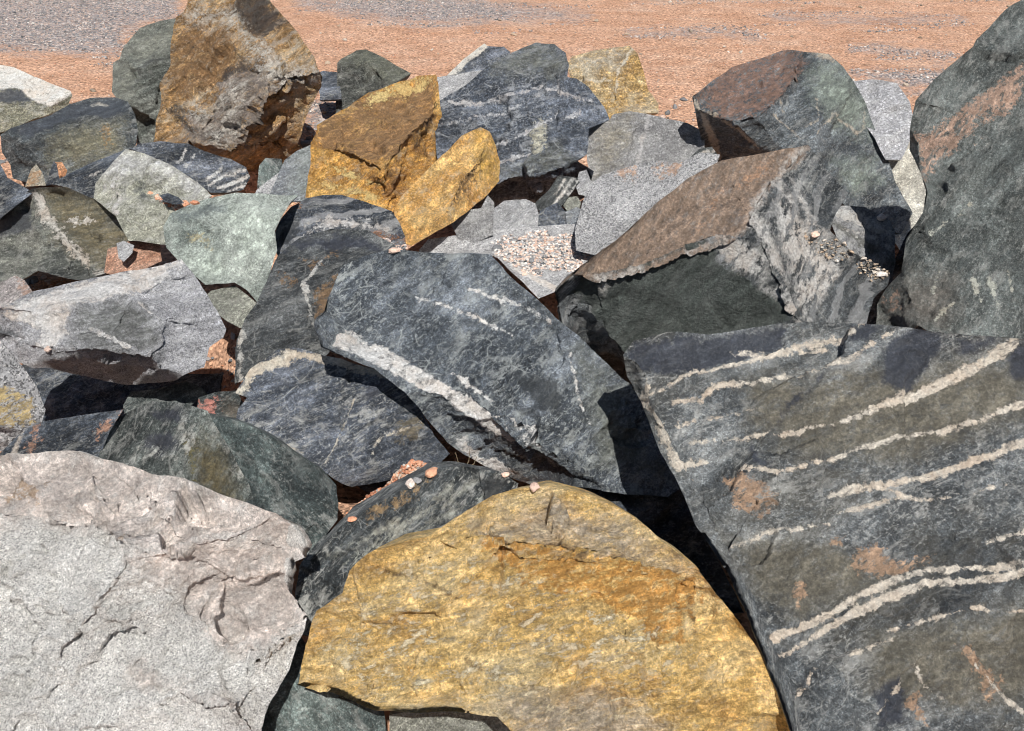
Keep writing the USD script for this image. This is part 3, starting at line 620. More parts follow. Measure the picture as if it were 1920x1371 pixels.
B("boulder", "large dark grey-blue boulder crossed by a bold white seam at the centre", "boulder", "central_stone", (1060, 885, .31), [
 (-14, 60, "604,585 622,540 642,500 690,478 735,464 800,472 870,472 920,477 960,520 1010,562 1042,592 1085,628 1075,660 1062,700 1085,800 1062,882 990,840 930,790 870,730 800,680 700,630 640,600"),
 (-18, 30, "604,585 640,600 700,630 800,680 870,730 930,790 990,840 1062,882 1000,870 940,822 880,790 820,740 760,712 700,678 640,630 600,612 592,600"),
 (-10, -8, "592,600 600,612 640,630 700,678 760,712 820,740 880,790 940,822 1000,870 1062,882 1080,915 1000,912 940,890 870,852 838,832 800,785 760,735 700,690 640,668 600,650"),
 (10, 52, "1085,628 1108,655 1165,708 1235,750 1270,800 1292,870 1280,915 1250,932 1160,925 1080,915 1062,882 1085,800 1062,700 1075,660")],
 feats=[("line", "w", (24, 44, 40, 32, 34, 34, 28, 12), "604,590 660,630 740,676 820,722 880,772 920,806 950,825 1010,865"), ("line", "w", (1.5, 4, 3, 2), "760,535 850,572 900,590 960,620"), ("line", "w", (1, 3, 1.5), "880,530 960,560 1030,600"),
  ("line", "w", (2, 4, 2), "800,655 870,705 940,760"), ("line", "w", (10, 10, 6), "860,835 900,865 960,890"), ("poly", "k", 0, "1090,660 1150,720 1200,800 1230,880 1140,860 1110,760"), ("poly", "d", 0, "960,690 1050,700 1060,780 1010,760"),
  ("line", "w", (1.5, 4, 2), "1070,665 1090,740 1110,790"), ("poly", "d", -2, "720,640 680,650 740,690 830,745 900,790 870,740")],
 thick=.6, rough=.6, chips=40, ledge=.5, bed=(-30, 40), seed=8, step=4.2)

B("boulder", "dark saddle shaped boulder with rusty brown patches left of the central seam", "boulder", "saddle_stone", (470, 720, .32), [
 (-35, 56, "440,720 442,640 458,598 482,568 500,525 520,480 560,446 600,455 565,520 545,560 540,600 500,640 470,680 455,715"),
 (-12, 74, "560,446 620,428 690,430 745,462 775,472 735,482 690,485 640,500 600,455"),
 (20, 55, "600,455 640,500 690,485 735,482 700,520 660,560 640,640 608,670 592,610 580,600 545,560 565,520"),
 (5, 58, "545,560 580,600 592,610 608,670 560,670 520,664 480,700 455,715 470,680 500,640 540,600")],
 feats=[("poly", "s", -2, "590,545 640,500 640,540 605,610 585,600"), ("poly", "s", -4, "525,515 550,512 545,535 525,530"), ("poly", "s", -6, "560,480 640,460 640,480 570,510"), ("line", "w", (3, 7, 4), "600,480 565,525 590,610"), ("line", "w", (8, 8), "452,620 448,720"),
  ("poly", "d", -2, "530,470 580,440 680,438 740,470 690,470 600,455")],
 thick=.5, rough=.7, chips=26, soft=6, seed=9)

B("boulder", "dark blue boulder with folded white bands touching the small ochre wedge", "boulder", "folded_stone", (620, 440, .48), [
 (-30, 45, "515,470 514,440 525,410 545,388 575,372 590,395 565,420 555,450 530,500"),
 (0, 70, "575,372 605,366 640,365 690,380 735,396 750,418 690,405 640,400 590,395"),
 (5, 52, "590,395 640,400 690,405 750,418 760,445 762,475 700,480 620,470 530,500 555,450 565,420")],
 feats=[("line", "w", (5, 12, 12, 8, 5), "560,440 590,422 640,415 690,420 730,432"), ("line", "w", (3, 5, 4), "570,420 620,405 690,405"), ("line", "s", (4, 12), "690,438 760,450"), ("line", "s", (8, 6), "530,402 555,385"), ("poly", "d", 0, "520,430 548,405 555,430 530,470")],
 thick=.5, rough=.6, chips=26, soft=4, seed=10)

B("boulder", "angular light grey boulder with a white left shoulder overhanging a black gap", "boulder", "grey_gneiss", (320, 712, .34), [
 (-8, 80, "-70,590 0,575 60,545 150,525 240,508 340,487 290,512 240,532 130,568 60,580 0,592 -70,610"),
 (-8, 40, "130,568 240,532 240,548 280,580 310,602 312,645 280,672 180,660 92,664 110,620"),
 (-35, 45, "-70,610 0,592 60,580 130,568 110,620 92,664 75,670 50,655 0,632 -70,630"),
 (36, 46, "340,487 362,512 385,548 405,582 424,615 420,632 395,650 385,690 345,706 330,660 325,612 310,602 280,580 240,548 240,532 290,512"),
 (40, 38, "310,602 325,612 330,660 345,706 300,700 280,672 312,645"),
 (-5, -38, "92,664 180,660 280,672 300,700 345,706 320,716 240,722 150,705 90,690 75,670"),
 (-20, -10, "-70,630 0,632 50,655 75,670 90,690 60,690 0,660 -70,650")],
 feats=[("poly", "w", 0, "0,575 150,526 240,509 340,488 300,510 240,533 130,568 50,585"), ("poly", "w", 2, "0,592 70,570 125,562 112,615 80,660 55,650 70,610 20,600"), ("line", "w", (4, 6, 5), "240,545 285,580 312,605"), ("line", "w", (4, 6, 4), "165,612 220,640 275,668"), ("line", "w", (14, 10, 8), "40,572 150,548 240,530"), ("line", "w", (10, 12), "300,497 345,490"),
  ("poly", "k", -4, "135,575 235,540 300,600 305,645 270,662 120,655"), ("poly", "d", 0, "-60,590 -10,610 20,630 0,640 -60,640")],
 thick=.6, rough=.7, chips=40, ledge=.5, bed=(10, 20), seed=11)

B("boulder", "rounded granite boulder with an ochre stain at the left edge", "boulder", "stained_granite", (60, 800, .55), [
 (10, 62, "-70,640 0,634 35,675 68,722 40,740 -70,730"),
 (14, 40, "-70,730 40,740 68,722 86,768 76,800 45,812 0,806 -70,795"),
 (10, -25, "-70,795 0,806 45,812 76,800 60,830 20,845 -70,850")],
 feats=[("poly", "s", 0, "-60,720 20,725 55,750 60,790 20,800 -60,790")], thick=.4, rough=.6, chips=16, soft=5, seed=12)

B("boulder", "flat blue-black slate block between the stained granite and the granite corner boulder", "boulder", "slate", (100, 850, .52), [
 (-8, 52, "0,850 30,820 60,795 110,785 178,775 180,812 158,852 150,900 0,900"),
 (40, 25, "178,775 232,768 205,810 186,860 185,905 150,900 158,852 168,835 180,812")],
 feats=[("line", "w", (5, 8), "45,805 22,850"), ("line", "s", (3, 4), "72,800 48,848"), ("line", "s", (4, 8, 6), "225,780 195,795 182,825")], thick=.35, rough=.5, chips=14, seed=13)

B("boulder", "low dark stone with a flat ridge just below the black gap", "boulder", "wedge_stone", (300, 755, .2), [
 (-5, 66, "230,760 245,735 300,728 350,714 378,725 392,742 350,765 290,800 235,790")], thick=.4, rough=.7, chips=14, seed=14)

B("boulder", "brown grey wedge stone with a small pink face left of the fractured boulder", "boulder", "wedge_stone", (420, 800, .24), [
 (-5, 74, "372,746 405,735 445,732 412,742 402,752"), (-10, 40, "372,746 402,752 396,782 370,768"),
 (10, 45, "402,752 412,742 445,732 462,770 482,802 470,820 430,815 396,782")],
 feats=[("poly", "s", 4, "366,758 404,742 398,782 380,770"), ("poly", "k", -2, "430,760 460,790 440,800")], thick=.35, rough=.6, chips=12, seed=15)

B("boulder", "big tent shaped boulder with a brown top and white ridge right of centre", "boulder", "brown_top_stone", (1180, 650, .45), [
 (-18, 72, "1040,548 1062,522 1110,480 1180,430 1230,380 1290,330 1350,302 1440,285 1515,270 1455,322 1415,395 1368,440 1290,458 1200,500 1110,520"),
 (-6, 6, "1040,548 1110,520 1200,500 1290,458 1368,440 1415,395 1440,440 1470,520 1500,605 1420,640 1180,700 1140,650 1085,595 1042,570"),
 (-10, -42, "1042,570 1085,595 1140,650 1180,700 1300,760 1290,900 1215,880 1140,760 1075,660 1050,610", .05),
 (36, 48, "1455,322 1515,270 1532,290 1562,332 1592,362 1570,400 1560,430 1600,470 1670,512 1665,535 1640,562 1628,610 1560,640 1500,605 1470,520 1440,440 1415,395")],
 feats=[("poly", "k", 16, "1062,522 1180,432 1290,332 1350,304 1440,287 1500,275 1445,325 1405,390 1362,432 1290,452 1200,492 1110,510"), ("line", "w", (14, 26, 30, 22, 16), "1505,280 1450,330 1420,380 1460,440 1500,590"), ("line", "w", (5, 8, 8), "1475,330 1500,430 1530,590"), ("line", "w", (4, 6, 6), "1500,320 1540,420 1600,480"),
  ("poly", "w", -22, "1440,350 1500,330 1560,420 1620,500 1560,590 1500,580"), ("poly", "w", 0, "1350,462 1400,458 1440,480 1440,545 1400,520 1370,500"), ("line", "w", (4, 12, 6), "1120,515 1200,495 1200,515"), ("line", "w", (10, 16, 16), "1430,545 1480,565 1500,600"), ("line", "w", (4, 4), "1130,570 1145,530"), ("line", "w", (3, 10, 14), "1290,458 1360,438 1415,392"),
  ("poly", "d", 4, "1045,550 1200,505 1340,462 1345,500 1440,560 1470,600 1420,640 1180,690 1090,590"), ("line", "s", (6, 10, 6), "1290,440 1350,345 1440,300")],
 thick=.7, rough=.6, chips=40, ledge=.35, bed=(30, 65), seed=16)

B("boulder", "low striped grey gneiss piece behind the white ridge of the brown topped boulder", "boulder", "streaked_gneiss", (1640, 470, .62), [
 (18, 62, "1550,395 1580,385 1622,388 1668,412 1678,432 1678,495 1620,478 1570,448"),
 (10, 40, "1570,448 1620,478 1678,495 1670,530 1600,500")],
 feats=[("line", "w", (12, 18, 12), "1575,395 1620,410 1670,440"), ("line", "w", (6, 8, 5), "1590,430 1640,445 1675,465"), ("line", "d", (14, 14), "1560,412 1670,485")], thick=.4, rough=.7, chips=16, seed=17)

B("boulder", "towering dark boulder with a pinkish ledge along the right edge", "boulder", "cliff_stone", (1645, 610, .48), [
 (-12, 62, "1930,-10 1890,15 1830,72 1822,88 1750,150 1716,190 1708,240 1800,200 1860,150 1930,95 2050,20 2050,-60"),
 (-42, 38, "1708,240 1800,200 1860,150 1930,95 2050,20 2050,120 1920,215 1840,250 1770,310 1745,345 1725,320 1705,280"),
 (-14, 50, "1745,345 1770,310 1840,250 1920,215 2050,120 2140,300 2060,680 1920,660 1780,640 1720,612 1700,560 1690,520 1712,470 1735,430 1742,390"),
 (-60, 20, "1725,320 1745,345 1742,390 1735,430 1712,470 1690,520 1700,560 1720,612 1690,640 1640,620 1645,570 1662,540 1690,510 1700,450 1730,400 1738,360")],
 feats=[("poly", "s", -7, "1712,255 1800,205 1860,150 1930,100 1930,180 1860,215 1800,260 1750,320 1735,350 1715,300"), ("line", "s", (10, 16, 12), "1725,330 1790,265 1900,190"), ("poly", "s", -6, "1655,560 1675,540 1680,580 1660,600"), ("line", "w", (4, 9, 8), "1745,608 1770,580 1795,558"), ("line", "w", (3, 4), "1760,500 1750,540"), ("line", "w", (2, 3), "1830,520 1850,580"), ("line", "w", (2, 3), "1860,515 1875,570"), ("line", "w", (2, 3), "1890,500 1900,540"), ("line", "w", (2, 3), "1750,440 1830,370"),
  ("poly", "k", 0, "1660,600 1690,530 1780,510 1800,560 1780,620"), ("line", "s", (10, 14), "1738,330 1730,370")],
 thick=.8, rough=.5, chips=40, ledge=.3, bed=(-30, 70), seed=18)

B("boulder", "perched dark boulder with a reddish top and a pale green patch", "boulder", "perched_stone", (1430, 280, .55), [
 (-16, 84, "1298,182 1332,155 1372,125 1440,103 1475,92 1515,97 1498,122 1490,150 1422,215 1362,226 1310,207"),
 (-14, 36, "1310,207 1362,226 1422,215 1490,150 1498,122 1540,230 1530,310 1470,285 1425,283 1345,234"),
 (28, 46, "1515,97 1555,100 1582,125 1602,152 1625,198 1645,250 1665,292 1680,340 1712,400 1690,440 1600,400 1540,340 1530,310 1540,230 1498,122"),
 (-30, -32, "1298,182 1310,207 1345,234 1425,283 1470,285 1530,310 1480,330 1345,305 1322,295 1308,240")],
 feats=[("poly", "s", 10, "1320,180 1380,125 1475,96 1500,105 1480,150 1420,200 1350,205"), ("poly", "k", 6, "1535,130 1575,125 1620,195 1635,240 1590,230 1545,180"), ("poly", "k", -12, "1560,300 1650,290 1660,340 1600,360"), ("line", "w", (2, 3, 3, 3), "1530,258 1545,238 1562,222 1566,208"), ("line", "w", (3, 3, 4, 3), "1566,208 1612,248 1622,240 1622,210"), ("line", "w", (2, 3), "1460,210 1500,255"), ("line", "w", (3, 3), "1475,180 1478,210"), ("line", "w", (3, 3), "1535,180 1538,220 1512,235"),
  ("line", "w", (8, 12, 10), "1305,190 1316,215 1345,300"), ("line", "w", (3, 8, 6), "1515,98 1550,102 1565,112"), ("line", "w", (4, 6), "1322,205 1420,280")],
 thick=.7, rough=.45, chips=36, soft=3, seed=19)

B("boulder", "pale grey banded stone between the perched boulder and the right edge boulder", "boulder", "pale_gneiss", (1690, 300, .45), [
 (-20, 60, "1600,152 1636,148 1622,185 1630,230 1640,260 1610,220"), (4, 52, "1636,148 1650,150 1682,156 1706,190 1715,225 1710,258 1690,300 1660,300 1640,260 1630,230 1622,185")], thick=.5, rough=.6, chips=24, seed=20)
B("boulder", "cream white stone low in the gap beside the right edge boulder", "boulder", "cream_stone", (1705, 395, .25), [
 (-4, 58, "1650,292 1680,285 1712,255 1740,320 1745,370 1745,460 1700,490 1660,430 1655,350")], thick=.4, rough=.5, chips=16, soft=4, seed=21)

B("boulder", "light speckled granite boulder in the middle behind the brown topped boulder", "boulder", "speckled_granite", (1120, 440, .46), [
 (-5, 66, "1105,345 1130,328 1180,312 1232,300 1275,306 1312,285 1350,290 1340,320 1280,370 1200,440 1150,400"),
 (-14, 56, "1105,345 1150,400 1200,440 1160,490 1080,470 1078,430 1090,385")],
 feats=[("poly", "s", -2, "1220,305 1270,302 1275,320 1240,322"), ("line", "s", (8, 6), "1165,322 1190,318")], thick=.5, rough=.45, chips=20, soft=3, seed=22)
B("stone", "white striped stone poking out under the perched boulder", "stone", "zebra_stone", (1330, 300, .55), [
 (-10, 55, "1290,300 1310,280 1335,275 1350,295 1330,318 1300,325")], feats=[("line", "w", (4, 4), "1300,315 1340,282"), ("line", "w", (4, 4), "1300,300 1330,280")], thick=.2, rough=.5, chips=8, seed=23)
B("rock_slab", "flat pale granite slab holding a drift of gravel left of the brown topped boulder", "rock slab", "tray_granite", (1000, 545, .30), [
 (0, 84, "785,468 802,448 860,440 930,430 1000,425 1075,420 1150,440 1120,490 1060,540 1010,560 965,515 930,480 860,476 790,485")],
 feats=[("line", "w", (10, 12), "960,495 1040,540")], thick=.4, rough=.4, chips=12, seed=24)

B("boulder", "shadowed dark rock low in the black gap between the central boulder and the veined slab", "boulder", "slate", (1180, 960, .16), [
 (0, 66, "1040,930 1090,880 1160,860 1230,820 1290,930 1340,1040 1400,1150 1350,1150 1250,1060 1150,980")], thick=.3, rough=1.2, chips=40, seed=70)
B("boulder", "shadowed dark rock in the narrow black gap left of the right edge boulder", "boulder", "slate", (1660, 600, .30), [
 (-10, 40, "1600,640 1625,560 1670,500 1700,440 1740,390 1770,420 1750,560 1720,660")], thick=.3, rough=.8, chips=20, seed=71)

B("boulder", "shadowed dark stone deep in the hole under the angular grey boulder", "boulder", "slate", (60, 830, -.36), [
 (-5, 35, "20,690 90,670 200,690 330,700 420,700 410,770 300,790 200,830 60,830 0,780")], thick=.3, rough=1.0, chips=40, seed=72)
B("boulder", "small ochre wedge boulder leaning on the larger ochre block", "boulder", "ochre_wedge_stone", (760, 460, .42), [
 (-24, 66, "900,238 865,255 830,290 790,330 750,370 735,395 745,430 757,456 772,462 790,440 830,400 850,370 870,335 905,300 912,270"),
 (58, 26, "900,238 918,246 930,275 939,302 935,340 915,365 890,385 850,416 800,445 772,462 790,440 830,400 850,370 870,335 905,300 912,270")],
 feats=[("poly", "s", 0, "850,372 905,300 900,330 870,370 830,405 800,440 795,430"), ("poly", "k", -4, "905,250 930,290 930,330 900,330 905,300")], thick=.45, rough=.8, chips=36, seed=25)
B("boulder", "large ochre orange block with a dark brown upper face", "boulder", "ochre_block_stone", (722, 392, .38), [
 (-22, 78, "582,262 592,235 640,205 690,175 740,155 780,141 818,137 815,215 790,232 745,275 720,318 690,295 640,268"),
 (-14, 24, "582,262 640,268 690,295 720,318 726,352 722,395 690,385 640,372 600,372 572,370 580,310"),
 (66, 18, "818,137 823,160 828,215 834,285 800,335 745,385 732,400 722,395 726,352 720,318 745,275 790,232 815,215")],
 feats=[("line", "d", (3, 8, 4), "620,330 650,318 690,345 720,350"), ("line", "d", (3, 6, 3), "600,350 640,345 670,365"), ("line", "d", (3, 9, 5), "815,215 800,250 790,275"), ("line", "d", (3, 6), "760,300 735,350"), ("poly", "k", 8, "595,240 690,180 800,150 805,215 770,245 735,285 690,285 620,262"), ("line", "w", (6, 14, 8), "690,185 740,162 800,148"), ("line", "w", (4, 10, 6), "600,300 660,330 715,350"), ("line", "w", (3, 8, 4), "590,340 650,355 700,370")],
 thick=.6, rough=1.0, chips=70, ledge=.8, bed=(0, 25), seed=26)
B("boulder", "big blue-grey boulder with fine white veins and a cream patch near the top centre", "boulder", "bluegrey_stone", (960, 335, .42), [
 (-8, 72, "925,116 960,98 1005,78 1040,80 1062,97 1068,120 1040,118 1000,112 955,125"),
 (-14, 50, "815,195 880,152 925,116 955,125 1000,112 1040,118 1055,160 1050,230 1040,270 960,310 900,330 860,345 820,320"),
 (0, -45, "850,350 895,375 930,352 962,335 1000,338 1042,325 1085,302 1115,320 1100,372 1050,392 930,396 870,380", .05),
 (48, 42, "1068,120 1065,142 1082,145 1102,162 1132,202 1142,226 1105,242 1102,290 1085,302 1040,270 1050,230 1055,160 1040,118"),
 (-4, 36, "820,320 860,345 900,330 960,310 1040,270 1085,302 1042,325 1000,338 962,335 930,352 895,375 850,350")],
 feats=[("poly", "s", 0, "995,240 1010,215 1022,212 1018,255 1008,278 994,270"), ("poly", "s", -12, "1055,265 1085,275 1075,290"), ("poly", "k", 0, "930,115 1005,80 1040,84 1060,110 1040,122 960,128"), ("line", "w", (4, 5, 4), "840,190 930,180 1045,150"), ("line", "w", (3, 5, 3), "830,230 930,205 1010,175"), ("line", "w", (3, 5, 4), "850,280 960,260 1050,200"), ("line", "w", (4, 6, 4), "880,310 960,290 990,280"), ("line", "w", (4, 6, 5), "1040,125 1050,160 1080,180 1110,190"), ("line", "w", (6, 10), "1062,218 1090,210"), ("poly", "k", -6, "860,330 960,300 1050,270 1080,300 960,335")],
 thick=.7, rough=.8, chips=50, ledge=.7, bed=(-20, 30), seed=27)
B("boulder", "pale sided dark slab tilted behind the big blue-grey boulder", "boulder", "dark_grey_stone", (850, 150, .28), [
 (-40, 62, "837,142 870,110 908,81 915,86 880,118 848,148"), (20, 40, "848,148 880,118 915,86 945,87 958,98 935,120 900,140 865,160")],
 feats=[("line", "w", 14, "840,140 872,112 908,84")], thick=.4, rough=.4, chips=10, seed=28)
B("boulder", "bluish pale stone between the ochre block and the big blue-grey boulder", "boulder", "light_grey_stone", (830, 190, .2), [
 (-8, 58, "818,145 850,140 900,132 930,130 900,180 850,230 830,240 815,215")], thick=.4, rough=.5, chips=14, seed=29)
B("boulder", "far ochre and cream block with a jagged top right of centre", "boulder", "ochre_far_stone", (1140, 220, .12), [
 (-8, 74, "1062,118 1072,105 1110,95 1180,85 1160,122 1095,135 1070,132"),
 (-36, 30, "1062,118 1070,132 1095,135 1160,122 1155,165 1172,212 1150,228 1110,228 1080,190"),
 (28, 36, "1180,85 1196,100 1207,130 1216,170 1190,190 1180,203 1172,212 1155,165 1160,122"),
 (10, 58, "1180,203 1190,190 1216,170 1235,195 1234,214 1195,214 1172,212")],
 feats=[("poly", "k", 0, "1070,110 1175,88 1155,122 1095,132"), ("line", "w", (4, 6, 4), "1185,90 1160,125 1160,170"), ("line", "w", (4, 5), "1085,150 1150,145"), ("poly", "k", -6, "1172,205 1220,190 1232,212 1190,212")], thick=.5, rough=1.0, chips=60, ledge=1.2, bed=(0, 15), seed=30)
B("boulder", "cracked grey block with a dark right half under the far ochre block", "boulder", "grey_slab_stone", (1150, 330, .4), [
 (-30, 52, "1100,250 1105,240 1142,226 1150,215 1182,209 1186,250 1162,335 1110,345 1100,300"),
 (20, 50, "1182,209 1216,215 1200,270 1190,325 1162,335 1186,250"),
 (8, 54, "1216,215 1290,230 1322,246 1322,290 1290,320 1230,330 1190,325 1200,270")],
 feats=[("line", "w", (4, 5), "1216,216 1192,320"), ("poly", "k", -4, "1110,240 1180,215 1184,250 1150,310 1110,320")], thick=.5, rough=.7, chips=30, seed=31)
B("stone", "small smooth grey stone with an upright horn under the small ochre wedge", "stone", "grey_slab_stone", (880, 440, .34), [
 (-6, 52, "842,415 855,396 902,390 915,366 927,380 925,440 890,455 860,448")], thick=.25, rough=.5, chips=8, seed=32)
B("stone", "light grey dome shaped stone in front of the dark hollow", "stone", "light_grey_stone", (960, 432, .34), [
 (0, 60, "923,392 945,377 985,373 1004,382 1010,400 1008,440 960,445 923,440")], thick=.25, rough=.5, chips=8, soft=4, seed=33)
B("stone", "grey stone with a dark triangular face left of the speckled granite", "stone", "dark_grey_stone", (1020, 430, .34), [
 (-20, 48, "1002,430 1012,395 1030,390 1020,435"), (12, 56, "1012,395 1045,380 1062,398 1066,425 1020,435 1030,390")], thick=.25, rough=.6, chips=8, seed=34)
B("stone", "black and white striped stone leaning in the dark hollow", "stone", "zebra_stone", (1010, 385, .4), [
 (-15, 50, "1000,384 1030,355 1045,331 1062,330 1045,360 1030,395 1010,395"), (20, 56, "1062,330 1083,334 1087,342 1068,366 1052,388 1030,395 1045,360")],
 feats=[("line", "w", (5, 7, 5), "1075,335 1055,362 1035,388"), ("line", "w", (3, 5), "1060,335 1040,365"), ("line", "w", (3, 4), "1084,340 1065,366")], thick=.25, rough=.4, chips=8, seed=35)
B("stone", "olive brown stone beside the striped stone in the hollow", "stone", "olive_flat_stone", (1070, 388, .4), [
 (0, 60, "1052,380 1062,370 1082,368 1090,380 1086,394 1064,396")], thick=.15, rough=.5, chips=6, soft=4, seed=36)
B("stone", "shaded bluish stone wedged against the speckled granite", "stone", "bluish_stone", (1080, 420, .36), [
 (-10, 48, "1060,398 1082,388 1092,395 1085,425 1064,428")], thick=.2, rough=.5, chips=6, seed=37)
B("stone", "small grey stone at the right end of the dark hollow", "stone", "light_grey_stone", (1095, 350, .42), [
 (-10, 50, "1080,350 1086,322 1100,318 1110,345 1102,368 1085,365")], thick=.2, rough=.5, chips=6, seed=38)

B("boulder", "pale green mottled boulder with light blotches left of the saddle boulder", "boulder", "pale_green_stone", (430, 535, .42), [
 (-6, 76, "320,400 390,372 440,361 560,366 545,380 500,395 440,400 360,415 305,425"),
 (-8, 47, "305,425 360,415 440,400 500,395 545,380 530,405 516,432 520,470 502,525 488,575 462,545 440,530 385,535 345,502 312,465")],
 feats=[("poly", "k", 8, "430,400 500,400 490,460 450,470"), ("poly", "k", -10, "320,480 420,460 440,520 370,520"), ("poly", "d", -8, "310,400 420,375 440,395 340,420"), ("poly", "s", -10, "340,430 400,430 400,470 350,460")], thick=.5, rough=.6, chips=30, seed=39)
B("rock_slab", "olive grey flat stone tucked under the pale green boulder", "rock slab", "olive_flat_stone", (430, 598, .3), [
 (-5, 66, "380,560 395,545 440,535 490,575 478,610 450,615 425,602 405,585")], thick=.3, rough=.4, chips=10, seed=40)
B("boulder", "grey white boulder with a gravel filled hollow on its top", "boulder", "hollow_stone", (240, 448, .5), [
 (-10, 72, "190,330 212,305 236,280 272,287 322,310 310,318 250,310 215,330"),
 (4, 50, "215,330 250,310 310,318 322,310 370,340 398,367 385,380 340,362 280,352 262,345"),
 (0, 84, "262,345 280,352 340,362 385,380 380,392 330,385 285,372"),
 (-6, 52, "215,330 262,345 285,372 330,385 380,392 340,420 315,460 240,452 216,405 210,370"),
 (-50, 46, "190,330 215,330 210,370 216,405 190,385 175,372 178,345")],
 feats=[("poly", "k", 4, "190,330 236,282 320,310 370,340 395,366 385,375 330,330 260,305 215,330"), ("line", "w", (5, 8, 6), "190,350 215,330 218,400"), ("poly", "d", 0, "248,335 268,342 274,365 262,368"), ("line", "w", (4, 6), "205,340 195,380")], thick=.5, rough=.7, chips=30, seed=41)
B("boulder", "olive brown and dark boulder split by a white seam at the left edge", "boulder", "olive_stone", (200, 510, .36), [
 (-34, 50, "0,402 22,372 62,350 70,362 112,432 160,480 198,512 160,528 110,520 70,508 30,530 0,535 -40,500 -40,420"),
 (14, 46, "62,350 122,350 172,370 212,386 240,430 246,452 222,482 198,512 160,480 112,432 70,362")],
 feats=[("line", "w", (20, 26, 10, 8, 6), "55,365 75,400 115,435 140,470 190,510"), ("line", "w", (3, 4), "110,415 170,405"), ("poly", "k", 6, "75,355 170,372 235,430 210,490 150,460 110,425"), ("poly", "d", 0, "-20,410 40,390 60,430 -20,440")], thick=.5, rough=.7, chips=30, seed=42)
B("boulder", "dark stone corner cut off by the left edge above the olive boulder", "boulder", "slate", (20, 385, .55), [
 (10, 54, "-60,300 0,308 14,334 46,350 62,360 30,385 0,410 -60,410")], thick=.4, rough=.6, chips=14, seed=43)
B("boulder", "flat dark slab leaning below the rounded tan fronted boulder", "boulder", "slate", (150, 360, .42), [
 (-12, 74, "95,346 130,325 172,305 235,280 232,296 170,325 115,350"), (-4, 44, "115,350 170,325 232,296 215,320 195,352 185,385 150,365")], feats=[("line", "w", (2, 3), "130,345 190,320")], thick=.4, rough=.5, chips=12, seed=44)
B("boulder", "black boulder with white zigzag bands under the tall brown crag", "boulder", "zigzag_stone", (430, 355, .26), [
 (-6, 62, "240,278 262,268 300,264 350,268 380,282 360,310 300,300"), (16, 50, "380,282 432,298 462,313 470,332 456,356 432,362 395,362 360,335 300,300 360,310")],
 feats=[("line", "w", (5, 7, 6), "392,345 420,325 460,318"), ("line", "w", (5, 8, 6), "410,352 440,338 468,328"), ("line", "w", (4, 5), "385,335 415,312"), ("line", "w", (4, 6), "430,358 460,345"), ("line", "w", (2, 3), "330,300 350,275"), ("line", "w", (2, 3), "345,310 365,285")], thick=.5, rough=.7, chips=24, seed=45)
B("boulder", "bluish grey triangular stone left of the large ochre block", "boulder", "bluish_stone", (560, 366, .38), [
 (-14, 50, "500,375 520,330 532,300 558,282 545,330 545,378"), (6, 54, "558,282 590,268 588,310 578,378 545,378 545,330")], feats=[("poly", "k", -2, "560,285 588,272 580,370 548,370")], thick=.4, rough=.6, chips=14, seed=46)
B("stone", "white granite wedge beside the bluish triangular stone", "stone", "speckled_granite", (500, 365, .36), [
 (0, 62, "472,372 482,355 522,324 518,345 508,375")], thick=.25, rough=.4, chips=8, seed=47)
B("stone", "dark green stone down in the black gap beneath the brown crag", "stone", "green_stone", (500, 330, .2), [
 (-20, 40, "482,352 486,310 498,296 528,298 532,318 510,345")], thick=.3, rough=.5, chips=8, seed=48)
B("boulder", "dark rounded boulder with a tan olive front face at upper left", "boulder", "rounded_stone", (150, 335, .2), [
 (-6, 84, "0,252 20,240 95,215 130,195 168,183 215,181 240,190 230,215 170,225 100,240 30,262"),
 (-6, 36, "0,252 30,262 100,240 170,225 230,215 238,250 235,285 190,330 120,345 60,345 25,335 20,310 3,285"),
 (55, 30, "240,190 254,215 259,245 256,272 235,285 238,250 230,215")],
 feats=[("poly", "k", 0, "110,260 170,235 225,235 225,285 150,315 90,300"), ("poly", "d", 2, "20,242 130,197 215,183 240,195 225,212 130,222 40,252"), ("line", "s", (6, 10), "200,240 200,270"), ("line", "w", (3, 6, 3), "170,195 185,192 200,194")], thick=.6, rough=.6, chips=24, soft=6, seed=49)
B("boulder", "flat stone with a bright white top at the far left edge", "boulder", "white_top_stone", (93, 208, .18), [
 (-4, 82, "-60,125 0,121 26,125 62,142 132,171 128,178 92,195 60,180 35,158 0,160 -60,165"),
 (-4, 76, "-60,165 0,160 35,158 60,180 92,195 60,188 0,187 -60,190"),
 (-4, 34, "-60,190 0,187 60,188 92,195 94,214 62,224 20,245 -60,260"),
 (50, 14, "132,171 136,180 128,198 94,214 92,195 128,178")],
 feats=[("poly", "w", 4, "-60,123 26,125 62,142 134,171 126,180 92,196 62,181 36,158 -60,163"), ("poly", "d", 0, "-60,166 34,159 60,182 88,194 60,187 -60,187")], thick=.5, rough=.5, chips=16, seed=50)
B("boulder", "tall grey-green boulder standing behind the brown crag", "boulder", "tall_stone", (262, 262, .1), [
 (-50, 52, "212,118 223,110 240,125 236,195 236,215 209,172"),
 (-20, 66, "223,110 233,85 262,52 296,40 340,32 345,85 285,112 240,125"),
 (6, 22, "240,125 285,112 345,85 350,270 290,275 258,268 252,215 236,195")],
 feats=[("poly", "k", 6, "212,115 240,125 238,200 210,175"), ("poly", "k", -4, "230,95 262,55 330,40 335,85 250,118"), ("line", "d", (6, 10, 6), "255,130 285,112 330,95")], thick=.6, rough=.8, chips=30, ledge=1.2, bed=(0, 10), seed=51)
